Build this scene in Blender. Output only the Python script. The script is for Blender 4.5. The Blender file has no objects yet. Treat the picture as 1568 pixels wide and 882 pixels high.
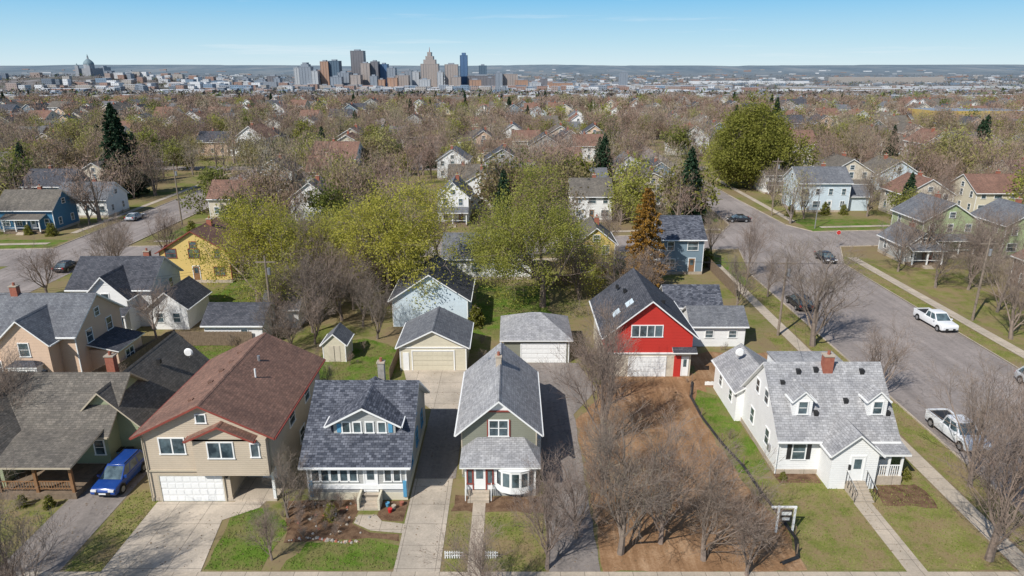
import bpy, math, random
import numpy as np
from mathutils import Vector, Matrix
R=math.radians
random.seed(7)
sc=bpy.context.scene
sc.view_settings.view_transform='Standard'
COL=sc.collection
# ------------------------------------------------------------ materials
def newmat(name):
    m=bpy.data.materials.new(name); m.use_nodes=True
    nt=m.node_tree; b=nt.nodes['Principled BSDF']
    return m,nt,b
def node(nt,t,**k):
    n=nt.nodes.new(t)
    for a,v in k.items():
        if a.startswith('i_'):
            n.inputs[int(a[2:])].default_value=v
        else: setattr(n,a,v)
    return n
def rgba(c): return (c[0],c[1],c[2],1)
def ramp(nt,fac,stops):
    r=node(nt,'ShaderNodeValToRGB'); e=r.color_ramp.elements
    while len(e)<len(stops): e.new(.5)
    for i,(p,c) in enumerate(stops): e[i].position=p; e[i].color=rgba(c)
    nt.links.new(fac,r.inputs[0]); return r.outputs[0]
def noise(nt,vec,scale,detail=5,rough=.6):
    n=node(nt,'ShaderNodeTexNoise'); n.inputs['Scale'].default_value=scale
    n.inputs['Detail'].default_value=detail; n.inputs['Roughness'].default_value=rough
    if vec is not None: nt.links.new(vec,n.inputs['Vector'])
    return n.outputs[0]
def math_(nt,op,a,b=None,c=None):
    n=node(nt,'ShaderNodeMath',operation=op)
    for i,x in enumerate((a,b,c)):
        if x is None: continue
        if isinstance(x,(int,float)): n.inputs[i].default_value=x
        else: nt.links.new(x,n.inputs[i])
    return n.outputs[0]
def mixc(nt,fac,a,b,mode='MIX'):
    n=node(nt,'ShaderNodeMix',data_type='RGBA',blend_type=mode)
    if isinstance(fac,(int,float)): n.inputs[0].default_value=fac
    else: nt.links.new(fac,n.inputs[0])
    for i,x in ((6,a),(7,b)):
        if isinstance(x,tuple): n.inputs[i].default_value=rgba(x)
        else: nt.links.new(x,n.inputs[i])
    return n.outputs[2]
def bump(nt,b,h,strength=.4,dist=.03):
    n=node(nt,'ShaderNodeBump'); n.inputs['Strength'].default_value=strength
    n.inputs['Distance'].default_value=dist
    nt.links.new(h,n.inputs['Height']); nt.links.new(n.outputs[0],b.inputs['Normal'])
def ocoord(nt): return node(nt,'ShaderNodeTexCoord').outputs['Object']
def gpos(nt): return node(nt,'ShaderNodeNewGeometry').outputs['Position']
def vscale(nt,v,s):
    mp=node(nt,'ShaderNodeMapping'); mp.inputs['Scale'].default_value=s; nt.links.new(v,mp.inputs[0]); return mp.outputs[0]
def nmat(name,c1,c2,scale=1,rough=.85,bp=.3,fine=14,spec=.3,metal=0,c3=None,world=False,stretch=None,patch=None):
    m,nt,b=newmat(name); v=gpos(nt) if world else ocoord(nt)
    n1=noise(nt,v,scale); n2=noise(nt,v,scale*fine,4,.7)
    if stretch:
        n3=noise(nt,vscale(nt,v,stretch),1,5,.6)
        f=math_(nt,'ADD',math_(nt,'ADD',math_(nt,'MULTIPLY',n1,.35),math_(nt,'MULTIPLY',n2,.25)),math_(nt,'MULTIPLY',n3,.4))
    else: f=math_(nt,'ADD',math_(nt,'MULTIPLY',n1,.6),math_(nt,'MULTIPLY',n2,.4))
    st=[(.38,c1),(.62,c2)]
    if c3: st=[(.36,c1),(.5,c2),(.64,c3)]
    col=ramp(nt,f,st)
    if patch:
        n4=noise(nt,v,.42,8,.74); pf=ramp(nt,n4,[(.45,(0,0,0)),(.58,(.9,.9,.9))]); col=mixc(nt,pf,col,patch)
    nt.links.new(col,b.inputs['Base Color'])
    b.inputs['Roughness'].default_value=rough; b.inputs['Specular IOR Level'].default_value=spec
    b.inputs['Metallic'].default_value=metal
    if bp: bump(nt,b,n2,bp,.04)
    return m
def siding(name,c,pitch=.16):
    m,nt,b=newmat(name); v=ocoord(nt)
    s=node(nt,'ShaderNodeSeparateXYZ'); nt.links.new(v,s.inputs[0])
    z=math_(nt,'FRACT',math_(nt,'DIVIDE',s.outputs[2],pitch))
    lip_shade=ramp(nt,z,[(0,(.74,.74,.74)),(.12,(1,1,1))])  # gap shadow under each board's lap, painted into the siding colour
    n1=noise(nt,v,.7); n2=noise(nt,v,9)
    f=math_(nt,'ADD',math_(nt,'MULTIPLY',n1,.5),math_(nt,'MULTIPLY',n2,.5))
    col=ramp(nt,f,[(.3,tuple(x*.86 for x in c)),(.6,c)])
    nt.links.new(mixc(nt,1,col,lip_shade,'MULTIPLY'),b.inputs['Base Color'])
    b.inputs['Roughness'].default_value=.6; b.inputs['Specular IOR Level'].default_value=.25
    bump(nt,b,math_(nt,'SUBTRACT',1,z),.6,.02)
    return m
def shingle(name,c1,c2):
    m,nt,b=newmat(name); uv=node(nt,'ShaderNodeTexCoord').outputs['UV']
    br=node(nt,'ShaderNodeTexBrick'); nt.links.new(uv,br.inputs['Vector'])
    br.inputs['Color1'].default_value=rgba(c1); br.inputs['Color2'].default_value=rgba(c2)
    br.inputs['Mortar'].default_value=rgba(tuple(x*.5 for x in c1))
    br.inputs['Scale'].default_value=1; br.inputs['Mortar Size'].default_value=.012
    br.inputs['Brick Width'].default_value=.34; br.inputs['Row Height'].default_value=.19; br.inputs['Bias'].default_value=0
    n1=noise(nt,uv,.5,6,.65); n2=noise(nt,uv,6,4,.7)
    g=ramp(nt,n1,[(.3,(.78,.78,.8)),(.7,(1.2,1.18,1.15))])
    g2=ramp(nt,n2,[(.3,(.78,.78,.78)),(.7,(1.2,1.2,1.2))])
    n3=noise(nt,vscale(nt,uv,(2.2,.18,1)),1,5,.6); g3=ramp(nt,n3,[(.35,(.85,.85,.85)),(.6,(1.06,1.06,1.06))])
    c=mixc(nt,1,mixc(nt,1,mixc(nt,1,br.outputs[0],g,'MULTIPLY'),g2,'MULTIPLY'),g3,'MULTIPLY')
    nt.links.new(c,b.inputs['Base Color']); b.inputs['Roughness'].default_value=.9
    b.inputs['Specular IOR Level'].default_value=.2
    bump(nt,b,br.outputs[1],.5,-.02)
    return m
M={}
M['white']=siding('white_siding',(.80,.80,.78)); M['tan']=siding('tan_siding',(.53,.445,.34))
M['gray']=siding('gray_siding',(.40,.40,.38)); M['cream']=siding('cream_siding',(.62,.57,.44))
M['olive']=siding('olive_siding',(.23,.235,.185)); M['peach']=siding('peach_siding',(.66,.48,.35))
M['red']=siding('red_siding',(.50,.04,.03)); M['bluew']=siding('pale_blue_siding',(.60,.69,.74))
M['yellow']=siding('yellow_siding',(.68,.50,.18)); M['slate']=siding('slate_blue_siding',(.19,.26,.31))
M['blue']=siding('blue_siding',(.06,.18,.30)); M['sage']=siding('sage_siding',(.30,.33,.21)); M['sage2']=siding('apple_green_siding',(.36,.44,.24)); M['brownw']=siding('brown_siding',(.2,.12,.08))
M['stucco']=nmat('stucco',(.52,.46,.36),(.60,.54,.44),2,.9)
M['r_brown']=shingle('brown_shingles',(.27,.155,.115),(.18,.11,.085)); M['r_dark']=shingle('charcoal_shingles',(.06,.065,.078),(.11,.112,.128))
M['r_slate']=shingle('slate_shingles',(.05,.057,.075),(.16,.17,.20)); M['r_light']=shingle('light_gray_shingles',(.40,.40,.405),(.28,.28,.285))
M['r_gray']=shingle('gray_shingles',(.19,.20,.215),(.13,.135,.15)); M['r_weath']=shingle('weathered_shingles',(.19,.17,.145),(.125,.115,.10))
M['trimw']=nmat('white_trim_paint',(.76,.76,.74),(.82,.82,.8),3,.5,.05)
M['trimr']=nmat('dark_red_trim',(.22,.05,.04),(.28,.07,.05),3,.6,.05)
M['trimb']=nmat('blue_trim',(.08,.26,.42),(.1,.32,.5),3,.6,.05)
M['trimt']=nmat('tan_trim',(.42,.36,.27),(.48,.42,.32),3,.6,.05)
M['black']=nmat('black_paint',(.02,.02,.022),(.035,.035,.035),3,.5,.05)
M['glass']=nmat('window_glass',(.025,.04,.05),(.12,.17,.19),.6,.08,0,2,.8)
def concrete(name,c,bw=1.5,bh=1.5,stain=.75):
    m,nt,b=newmat(name); v=gpos(nt)
    br=node(nt,'ShaderNodeTexBrick'); nt.links.new(v,br.inputs['Vector']); br.offset=0
    br.inputs['Color1'].default_value=rgba(c); br.inputs['Color2'].default_value=rgba(tuple(x*.9 for x in c))
    br.inputs['Mortar'].default_value=rgba(tuple(x*.45 for x in c)); br.inputs['Scale'].default_value=1
    br.inputs['Mortar Size'].default_value=.02; br.inputs['Brick Width'].default_value=bw; br.inputs['Row Height'].default_value=bh
    n1=noise(nt,v,.35,7,.65); n2=noise(nt,v,7,4,.7)
    g=ramp(nt,n1,[(.3,(stain,stain,stain*.97)),(.65,(1.08,1.06,1.02))]); g2=ramp(nt,n2,[(.3,(.85,.85,.85)),(.7,(1.1,1.1,1.1))])
    nt.links.new(mixc(nt,1,mixc(nt,1,br.outputs[0],g,'MULTIPLY'),g2,'MULTIPLY'),b.inputs['Base Color'])
    b.inputs['Roughness'].default_value=.9; bump(nt,b,n2,.2,.02); return m
M['conc']=concrete('concrete',(.49,.42,.34)); M['drive']=concrete('driveway_concrete',(.53,.46,.38),2.4,2.2,.62)
def asphalt(name,c):
    m,nt,b=newmat(name); v=gpos(nt)
    n1=noise(nt,v,.12,6,.65); n2=noise(nt,v,3,6,.75)
    g=ramp(nt,n1,[(.3,tuple(x*.8 for x in c)),(.5,c),(.7,tuple(x*1.18 for x in c))])
    g2=ramp(nt,n2,[(.3,(.8,.8,.8)),(.7,(1.15,1.15,1.15))])
    wob=node(nt,'ShaderNodeVectorMath',operation='ADD'); nt.links.new(v,wob.inputs[0])
    nn=node(nt,'ShaderNodeTexNoise'); nn.inputs['Scale'].default_value=.5; nn.inputs['Detail'].default_value=6; nt.links.new(v,nn.inputs['Vector'])
    sc_=node(nt,'ShaderNodeVectorMath',operation='SCALE'); nt.links.new(nn.outputs['Color'],sc_.inputs[0]); sc_.inputs['Scale'].default_value=5
    nt.links.new(sc_.outputs[0],wob.inputs[1])
    vo=node(nt,'ShaderNodeTexVoronoi',feature='DISTANCE_TO_EDGE'); vo.inputs['Scale'].default_value=1
    nt.links.new(vscale(nt,wob.outputs[0],(.10,.17,1)),vo.inputs['Vector'])
    cr=ramp(nt,vo.outputs['Distance'],[(.0,(.62,.62,.62)),(.014,(1,1,1))])
    n5=noise(nt,vscale(nt,v,(.9,.05,1)),1,4,.6); g5=ramp(nt,n5,[(.35,(.84,.84,.84)),(.65,(1.12,1.12,1.12))])
    c_=mixc(nt,1,mixc(nt,1,mixc(nt,1,g,g2,'MULTIPLY'),cr,'MULTIPLY'),g5,'MULTIPLY')
    nt.links.new(c_,b.inputs['Base Color']); b.inputs['Roughness'].default_value=.92; bump(nt,b,n2,.2,.02); return m
M['road']=asphalt('street_asphalt',(.275,.237,.215)); M['adrive']=asphalt('driveway_asphalt',(.23,.20,.178))
M['lawn']=nmat('lawn_grass',(.065,.11,.014),(.10,.17,.022),.6,.95,.6,18,.1,c3=(.16,.19,.045),world=True,patch=(.175,.16,.06))
M['lawndry']=nmat('dry_lawn_grass',(.115,.14,.03),(.19,.19,.055),.5,.95,.6,16,.1,c3=(.28,.23,.11),world=True,patch=(.25,.185,.10))
M['dirt']=nmat('bare_dirt',(.16,.086,.043),(.27,.158,.084),.5,.95,.8,10,.1,c3=(.42,.275,.165),world=True,stretch=(1.7,.13,1))
M['mulch']=nmat('mulch',(.08,.045,.028),(.22,.14,.085),1.5,.95,.8,9,.1,world=True)
M['brick']=nmat('red_brick',(.28,.09,.06),(.36,.14,.09),5,.9)
M['metal']=nmat('galvanized_metal',(.35,.35,.36),(.45,.45,.46),4,.4,.0,metal=.6)
M['wood']=nmat('weathered_wood',(.15,.11,.075),(.25,.185,.13),3,.85)
M['woodb']=nmat('stained_wood',(.2,.10,.045),(.29,.16,.08),3,.8)
M['pole']=nmat('pole_wood',(.18,.14,.11),(.27,.22,.17),3,.9)
M['rubber']=nmat('tyre_rubber',(.012,.012,.012),(.025,.025,.025),3,.85,.1)
M['carwhite']=nmat('white_car_paint',(.72,.73,.74),(.78,.79,.8),2,.25,0,spec=.6)
M['carblue']=nmat('blue_car_paint',(.01,.045,.22),(.015,.06,.26),2,.2,0,spec=.7)
M['carsilver']=nmat('silver_car_paint',(.40,.42,.44),(.46,.48,.5),2,.28,0,spec=.6)
M['carblack']=nmat('dark_car_paint',(.02,.02,.025),(.035,.035,.04),2,.25,0,spec=.6)
M['lampred']=nmat('tail_lamp',(.3,.01,.01),(.4,.02,.02),2,.3,0); M['lampw']=nmat('head_lamp',(.7,.7,.7),(.8,.8,.8),2,.2,0)
M['signred']=nmat('sign_red',(.5,.02,.02),(.55,.03,.03),2,.4,0)
M['stone']=nmat('field_stone',(.25,.23,.2),(.45,.42,.38),2,.9)
def barkm(name,a,b_,c_):
    m,nt,b=newmat(name); oi=node(nt,'ShaderNodeObjectInfo').outputs['Random']
    base=ramp(nt,oi,[(0,a),(.5,b_),(1,c_)])
    n=noise(nt,ocoord(nt),2.5,5); g=ramp(nt,n,[(.3,(.75,.75,.75)),(.7,(1.2,1.2,1.2))])
    nt.links.new(mixc(nt,1,base,g,'MULTIPLY'),b.inputs['Base Color']); b.inputs['Roughness'].default_value=.9
    b.inputs['Specular IOR Level'].default_value=.1; return m
M['bark']=barkm('bark',(.22,.17,.14),(.27,.21,.17),(.21,.17,.14))
M['barkfar']=barkm('bark_grey',(.20,.16,.13),(.26,.205,.17),(.24,.20,.17))
M['twig']=barkm('bare_twigs',(.25,.165,.13),(.32,.23,.18),(.27,.235,.16))
def leafm(name,cols,tr=.4,var=.1):
    m,nt,b=newmat(name); v=ocoord(nt); n=noise(nt,v,.55,3); n2=noise(nt,v,4,3)
    f=math_(nt,'ADD',math_(nt,'MULTIPLY',n,.6),math_(nt,'MULTIPLY',n2,.4))
    oi=node(nt,'ShaderNodeObjectInfo').outputs['Random']
    f=math_(nt,'ADD',f,math_(nt,'MULTIPLY',math_(nt,'SUBTRACT',oi,.5),var))
    c=ramp(nt,f,[(.35,cols[0]),(.5,cols[1]),(.65,cols[2])])
    nt.links.new(c,b.inputs['Base Color']); b.inputs['Roughness'].default_value=.7; b.inputs['Specular IOR Level'].default_value=.15
    t=node(nt,'ShaderNodeBsdfTranslucent'); nt.links.new(c,t.inputs[0])
    mx=node(nt,'ShaderNodeMixShader'); mx.inputs[0].default_value=tr
    nt.links.new(b.outputs[0],mx.inputs[1]); nt.links.new(t.outputs[0],mx.inputs[2])
    nt.links.new(mx.outputs[0],nt.nodes['Material Output'].inputs[0]); return m
M['lf_yg']=leafm('spring_leaves',((.30,.28,.045),(.44,.41,.07),(.56,.51,.12)),.5)
M['lf_lo']=leafm('young_olive_leaves',((.26,.265,.055),(.38,.38,.085),(.50,.48,.14)),.5)
M['lf_gr']=leafm('green_leaves',((.10,.13,.03),(.19,.21,.05),(.30,.30,.08)),.4,.3)
M['lf_dk']=leafm('spruce_needles',((.012,.030,.016),(.028,.058,.028),(.045,.085,.04)),.15)
M['lf_or']=leafm('rusty_needles',((.17,.09,.02),(.30,.16,.03),(.36,.22,.05)),.2)
M['lf_ol']=leafm('olive_leaves',((.13,.135,.025),(.22,.22,.042),(.30,.29,.075)),.3)
M['lf_bud']=leafm('leaf_buds',((.25,.19,.11),(.33,.29,.12),(.38,.36,.12)),.4,.5)
# ------------------------------------------------------------ builder
class B:
    def __init__(s,name,ox=0,oy=0,oz=0): s.name=name; s.o=(ox,oy,oz); s.P={}
    def poly(s,part,pts,mat,uv=None):
        p=s.P.setdefault(part,dict(v=[],f=[],m=[],uv=[],ml=[]))
        k=len(p['v']); p['v']+= [(a[0]-s.o[0],a[1]-s.o[1],a[2]-s.o[2]) for a in pts]
        p['f'].append(tuple(range(k,k+len(pts))))
        if mat not in p['ml']: p['ml'].append(mat)
        p['m'].append(p['ml'].index(mat))
        p['uv']+= uv if uv else [(a[0]+a[1],a[2]) for a in pts]
    def box(s,part,x0,x1,y0,y1,z0,z1,mat,top=None):
        if x0>x1:x0,x1=x1,x0
        if y0>y1:y0,y1=y1,y0
        if z0>z1:z0,z1=z1,z0
        a=[(x0,y0,z0),(x1,y0,z0),(x1,y1,z0),(x0,y1,z0),(x0,y0,z1),(x1,y0,z1),(x1,y1,z1),(x0,y1,z1)]
        for f in ((0,1,5,4),(1,2,6,5),(2,3,7,6),(3,0,4,7),(3,2,1,0)): s.poly(part,[a[i] for i in f],mat)
        s.poly(part,[a[i] for i in (4,5,6,7)],top or mat,[(a[i][0],a[i][1]) for i in (4,5,6,7)])
    def slab(s,part,pts,th,top,side,uv):
        lo=[(p[0],p[1],p[2]-th) for p in pts]; n=len(pts)
        s.poly(part,pts,top,uv); s.poly(part,lo[::-1],side)
        for i in range(n):
            j=(i+1)%n; s.poly(part,[lo[i],lo[j],pts[j],pts[i]],side)
    def cyl(s,part,c,r,h,mat,n=10,axis='z',r2=None):
        r2=r if r2 is None else r2
        def T(a,b,t):
            return {'z':(c[0]+a,c[1]+b,c[2]+t),'x':(c[0]+t,c[1]+a,c[2]+b),'y':(c[0]+b,c[1]+t,c[2]+a)}[axis]
        lo=[T(r*math.cos(2*math.pi*i/n),r*math.sin(2*math.pi*i/n),0) for i in range(n)]
        hi=[T(r2*math.cos(2*math.pi*i/n),r2*math.sin(2*math.pi*i/n),h) for i in range(n)]
        for i in range(n):
            j=(i+1)%n; s.poly(part,[lo[i],lo[j],hi[j],hi[i]],mat)
        s.poly(part,lo[::-1],mat); s.poly(part,hi,mat)
    def done(s,rot=0,scale=1,bevel={},empty=True):
        e=bpy.data.objects.new(s.name,None); COL.objects.link(e); e.location=s.o; e.rotation_euler=(0,0,rot); e.scale=(scale,)*3
        e.empty_display_size=.5
        for pn,p in s.P.items():
            me=bpy.data.meshes.new(pn); me.from_pydata(p['v'],[],p['f'])
            for m in p['ml']: me.materials.append(M[m])
            me.polygons.foreach_set('material_index',p['m'])
            u=me.uv_layers.new(name='UVMap'); u.data.foreach_set('uv',[c for q in p['uv'] for c in q])
            if pn in bevel:
                import bmesh
                bm=bmesh.new(); bm.from_mesh(me); bmesh.ops.remove_doubles(bm,verts=bm.verts,dist=.001)
                bmesh.ops.recalc_face_normals(bm,faces=bm.faces); bm.to_mesh(me); bm.free()
            me.update()
            o=bpy.data.objects.new(pn,me); COL.objects.link(o); o.parent=e
            if pn in bevel:
                bv=o.modifiers.new('bevel','BEVEL'); bv.width=bevel[pn]; bv.segments=3; bv.limit_method='ANGLE'; bv.angle_limit=R(22)
                for q in me.polygons: q.use_smooth=True
        return e
def dup(e,loc,rot=0,scale=1):
    n=bpy.data.objects.new(e.name.split('.')[0],None); COL.objects.link(n)
    n.location=loc; n.rotation_euler=(0,0,rot); n.scale=(scale,)*3
    for c in e.children:
        k=bpy.data.objects.new(c.name.split('.')[0],c.data); COL.objects.link(k); k.parent=n
        k.matrix_local=c.matrix_local.copy()
    return n
def gable(b,x0,x1,y0,y1,z0,ze,zr,axis='y',wall='white',roof='r_gray',trim='trimw',ov=.4,gov=.35,th=.16):
    if axis=='y': a0,a1,t0,t1=x0,x1,y0,y1; P=lambda a,t,z:(a,t,z)
    else: a0,a1,t0,t1=y0,y1,x0,x1; P=lambda a,t,z:(t,a,z)
    am=(a0+a1)/2; m=(zr-ze)/((a1-a0)/2)
    pen=[(a0,z0),(a1,z0),(a1,ze),(am,zr),(a0,ze)]
    if wall:
        for t in (t0,t1): b.poly('walls',[P(a,t,z) for a,z in pen],wall)
        b.poly('walls',[P(a0,t0,z0),P(a0,t1,z0),P(a0,t1,ze),P(a0,t0,ze)],wall)
        b.poly('walls',[P(a1,t0,z0),P(a1,t1,z0),P(a1,t1,ze),P(a1,t0,ze)],wall)
    for s_,ae in ((-1,a0),(1,a1)):
        e=ae+s_*ov; zz=ze-m*ov; o=th+.01
        T0,T1=t0-gov,t1+gov; sl=math.hypot(e-am,zr-zz)
        pts=[P(e,T0,zz+o),P(e,T1,zz+o),P(am,T1,zr+o),P(am,T0,zr+o)]
        b.slab('roof',pts,th,roof,trim,[(T0,0),(T1,0),(T1,sl),(T0,sl)])
        g0=P(e,T0+.05,zz+o-.14); g1=P(e+s_*.1,T1-.05,zz+o-.03)
        b.box('gutters',g0[0],g1[0],g0[1],g1[1],g0[2],g1[2],trim)
    c=.14; o=th+.035
    for s_ in (-1,1):
        b.poly('roof',[P(am,t0-gov,zr+o),P(am,t1+gov,zr+o),P(am+s_*c,t1+gov,zr+o-m*c),P(am+s_*c,t0-gov,zr+o-m*c)],roof)
def hip(b,x0,x1,y0,y1,ze,zr,roof,trim='trimw',ov=.4,th=.14,inset=None):
    x0-=ov;x1+=ov;y0-=ov;y1+=ov; w,d=x1-x0,y1-y0
    if w>=d: k=inset or d/2; r0=(x0+k,(y0+y1)/2,zr); r1=(x1-k,(y0+y1)/2,zr)
    else: k=inset or w/2; r0=((x0+x1)/2,y0+k,zr); r1=((x0+x1)/2,y1-k,zr)
    A,Bc,C,D=(x0,y0,ze),(x1,y0,ze),(x1,y1,ze),(x0,y1,ze); sl=math.hypot(k,zr-ze)
    if w>=d: F=[([A,Bc,r1,r0],0),([Bc,C,r1],1),([C,D,r0,r1],0),([D,A,r0],1)]
    else: F=[([A,Bc,r0],0),([Bc,C,r1,r0],1),([C,D,r1],0),([D,A,r0,r1],1)]
    for pts,ax in F: b.poly('roof',pts,roof,[(p[ax],(p[2]-ze)/(zr-ze+1e-6)*sl) for p in pts])
    b.box('fascia',x0+.01,x1-.01,y0+.01,y1-.01,ze-th,ze-.004,trim)
def fm(side,c):
    return {'f':lambda a,n,z:(a,c-n,z),'b':lambda a,n,z:(a,c+n,z),'l':lambda a,n,z:(c-n,a,z),'r':lambda a,n,z:(c+n,a,z)}[side]
def fbox(b,part,side,c,a0,a1,n0,n1,z0,z1,mat):
    f=fm(side,c); p=f(a0,n0,z0); q=f(a1,n1,z1); b.box(part,p[0],q[0],p[1],q[1],p[2],q[2],mat)
def win(b,side,c,a,z,w=.9,h=1.3,trim='trimw',cols=1,shut=None,rail=True):
    t=.09
    fbox(b,'windows',side,c,a-w/2,a+w/2,.0,.02,z-h/2,z+h/2,'glass')
    fbox(b,'windows',side,c,a-w/2-t,a-w/2,0,.06,z-h/2,z+h/2,trim); fbox(b,'windows',side,c,a+w/2,a+w/2+t,0,.06,z-h/2,z+h/2,trim)
    fbox(b,'windows',side,c,a-w/2-t,a+w/2+t,0,.065,z+h/2,z+h/2+t,trim); fbox(b,'windows',side,c,a-w/2-t-.04,a+w/2+t+.04,0,.09,z-h/2-t*.8,z-h/2,trim)
    for i in range(1,cols): 
        x=a-w/2+w*i/cols; fbox(b,'windows',side,c,x-.045,x+.045,0,.05,z-h/2,z+h/2,trim)
    if rail:
        for i in range(cols):
            xa=a-w/2+w*i/cols+.046; xb=a-w/2+w*(i+1)/cols-.046
            fbox(b,'windows',side,c,xa,xb,0,.04,z-.025,z+.025,trim)
    if shut:
        fbox(b,'windows',side,c,a-w/2-t-.35,a-w/2-t-.02,0,.045,z-h/2,z+h/2,shut); fbox(b,'windows',side,c,a+w/2+t+.02,a+w/2+t+.35,0,.045,z-h/2,z+h/2,shut)
def door(b,side,c,a,z0=.4,w=.9,h=2.05,mat='trimw',trim='trimw'):
    fbox(b,'door',side,c,a-w/2,a+w/2,0,.04,z0,z0+h,mat); fbox(b,'door',side,c,a-w*.3,a+w*.3,.04,.055,z0+h*.5,z0+h*.9,'glass')
    for q in (-1,1): fbox(b,'door',side,c,a+q*(w/2),a+q*(w/2+.1),0,.07,z0,z0+h,trim)
    fbox(b,'door',side,c,a-w/2-.1,a+w/2+.1,0,.075,z0+h,z0+h+.1,trim)
def gdoor(b,side,c,a0,a1,z1=2.15,mat='trimw',trim='trimw'):
    for i in range(4):
        h=z1/4; fbox(b,'garage_door',side,c,a0,a1,.0,.03,i*h+.02,(i+1)*h-.012,mat)
        n=8 if a1-a0>3.5 else 4
        for k in range(n):
            w=(a1-a0)/n; fbox(b,'garage_door',side,c,a0+k*w+.08,a0+(k+1)*w-.08,.03,.045,i*h+.1,(i+1)*h-.1,mat)
    fbox(b,'garage_door',side,c,a0-.12,a0,0,.07,0,z1,trim); fbox(b,'garage_door',side,c,a1,a1+.12,0,.07,0,z1,trim)
    fbox(b,'garage_door',side,c,a0-.12,a1+.12,0,.075,z1,z1+.13,trim)
def corner(b,x0,x1,y0,y1,z0,z1,mat='trimw'):
    t=.1
    for x in (x0,x1):
        for y in (y0,y1):
            sx=-.025 if x==x0 else .025-t+.0; sy=-.025 if y==y0 else .025-t
            b.box('trim',x+sx,x+sx+t,y+sy,y+sy+t,z0,z1-.02,mat)
def steps(b,x0,x1,y1,n,z,mat='conc',run=.3):
    for i in range(n):
        b.box('steps',x0,x1,y1-(i+1)*run,y1-i*run,0,z*(n-i)/(n+.0),mat)
def chimney(b,x,y,z0,z1,mat='brick',w=.7,d=.55):
    b.box('chimney',x-w/2,x+w/2,y-d/2,y+d/2,z0,z1,mat); b.box('chimney',x-w/2-.06,x+w/2+.06,y-d/2-.06,y+d/2+.06,z1,z1+.1,'conc')
    b.cyl('chimney',(x,y,z1+.1),.12,.3,'brick',8)
def vents(b,pts,mat='black'):
    for x,y,z in pts: b.box('vents',x-.16,x+.16,y-.16,y+.16,z-.2,z+.22,mat)
rects=[]
def rect(x0,x1,y0,y1): rects.append((x0,x1,y0,y1))
def house(name,x0,x1,y0,y1,ze,zr,axis='y',wall='white',roof='r_gray',trim='trimw',porch=None,found=True,gov=.35,chim=True,wing=None):
    b=B(name,(x0+x1)/2,(y0+y1)/2); rect(x0,x1,y0,y1)
    gable(b,x0,x1,y0,y1,0,ze,zr,axis,wall,roof,trim,gov=gov)
    b.box('foundation',x0-.03,x1+.03,y0-.03,y1+.03,0,.45,'conc'); corner(b,x0,x1,y0,y1,.46,ze,trim)
    if wing: gable(b,wing[0],wing[1],wing[2],wing[3],0,wing[4],wing[5],wing[6],wall,roof,trim)
    fl=[1.75]+([4.4] if ze>4.4 else [])
    rr=random.Random(int(x0*10)*131+int(y0*10))
    for z in fl:
        n=max(2,int((x1-x0)/2.6))
        for i in range(n):
            a=x0+(i+.5)*(x1-x0)/n
            if z<2 and i==n//2: door(b,'f',y0,a,.45,mat=rr.choice(['trimw','woodb','trimr'])); continue
            win(b,'f',y0,a,z,rr.choice([.8,.9,1.5]),1.25,trim,rr.choice([1,1,2])); win(b,'b',y1,a,z,.9,1.2,trim)
        for sd,c in (('l',x0),('r',x1)):
            n=max(2,int((y1-y0)/3.2))
            for i in range(n): win(b,sd,c,y0+(i+.5)*(y1-y0)/n,z,.8,1.25,trim)
    if zr-ze>1.5:
        if axis=='y': win(b,'f',y0,(x0+x1)/2,(ze+ (zr-ze)*.35),.9,.9,trim); win(b,'b',y1,(x0+x1)/2,(ze+ (zr-ze)*.35),.9,.9,trim)
        else:
            for sd,c in (('l',x0),('r',x1)): win(b,sd,c,(y0+y1)/2,(ze+(zr-ze)*.35),.9,.9,trim)
    if chim: 
        if axis=='y': chimney(b,(x0+x1)/2+.5,y0+(y1-y0)*.6,zr-1,zr+.7)
        else: chimney(b,x0+(x1-x0)*.6,(y0+y1)/2+.4,zr-1,zr+.7)
    if porch:
        px0,px1,d=porch; 
        b.box('porch',px0,px1,y0-d,y0-.035,0,.4,'wood')
        b.slab('porch',[(px0-.3,y0-d-.3,2.75),(px1+.3,y0-d-.3,2.75),(px1+.3,y0-.005,3.45),(px0-.3,y0-.005,3.45)],.15,roof,trim,[(px0,0),(px1,0),(px1,d),(px0,d)])
        n=max(2,int((px1-px0)/2.2)+1)
        for i in range(n):
            x=px0+.12+(px1-px0-.24)*i/(n-1); b.box('porch',x-.09,x+.09,y0-d+.05,y0-d+.23,.4,2.62,trim)
        b.box('porch',px0,px1,y0-d+.1,y0-d+.16,1.1,1.18,trim)
        steps(b,(px0+px1)/2-.7,(px0+px1)/2+.7,y0-d,3,.36)
    return b.done()
# ------------------------------------------------------------ ground
def T(x,y):
    z=0.0
    if y>450:
        z=-.028*(min(y,2600)-450)
    if y>6500:
        t=min(1,(y-6500)/3000.); t=t*t*(3-2*t)
        z+= t*(84+8*math.sin(x*.0011+1)+5*math.sin(x*.0031)+3*math.sin(x*.009+y*.001)+2.5*math.sin(x*.021))
    z+= 48*math.exp(-((x+1320)**2+(y-2250)**2)/(2*330.**2))
    return z
xs=[-12000,-9000,-7000,-5500,-4300,-3400,-2700,-2200]+list(range(-1900,-900,100))+list(range(-900,901,150))+[1200,1500,2000,2700,3400,4300,5500,7000,9000,12000]
for k in range(-8000,8001,130):
    if all(abs(k-q)>60 for q in xs): xs.append(k)
xs.sort()
ys=[-400,-100,0,100,200,300,450,600,800,1000,1250,1500,1700,1850,2000,2100,2200,2300,2400,2500,2600,2800,3200,4000,5000,6500,7000,7500,8000,8500,9000,9500,10000,10500,11500,13000]
vv=[(x,y,T(x,y)) for y in ys for x in xs]; nx=len(xs)
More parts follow.
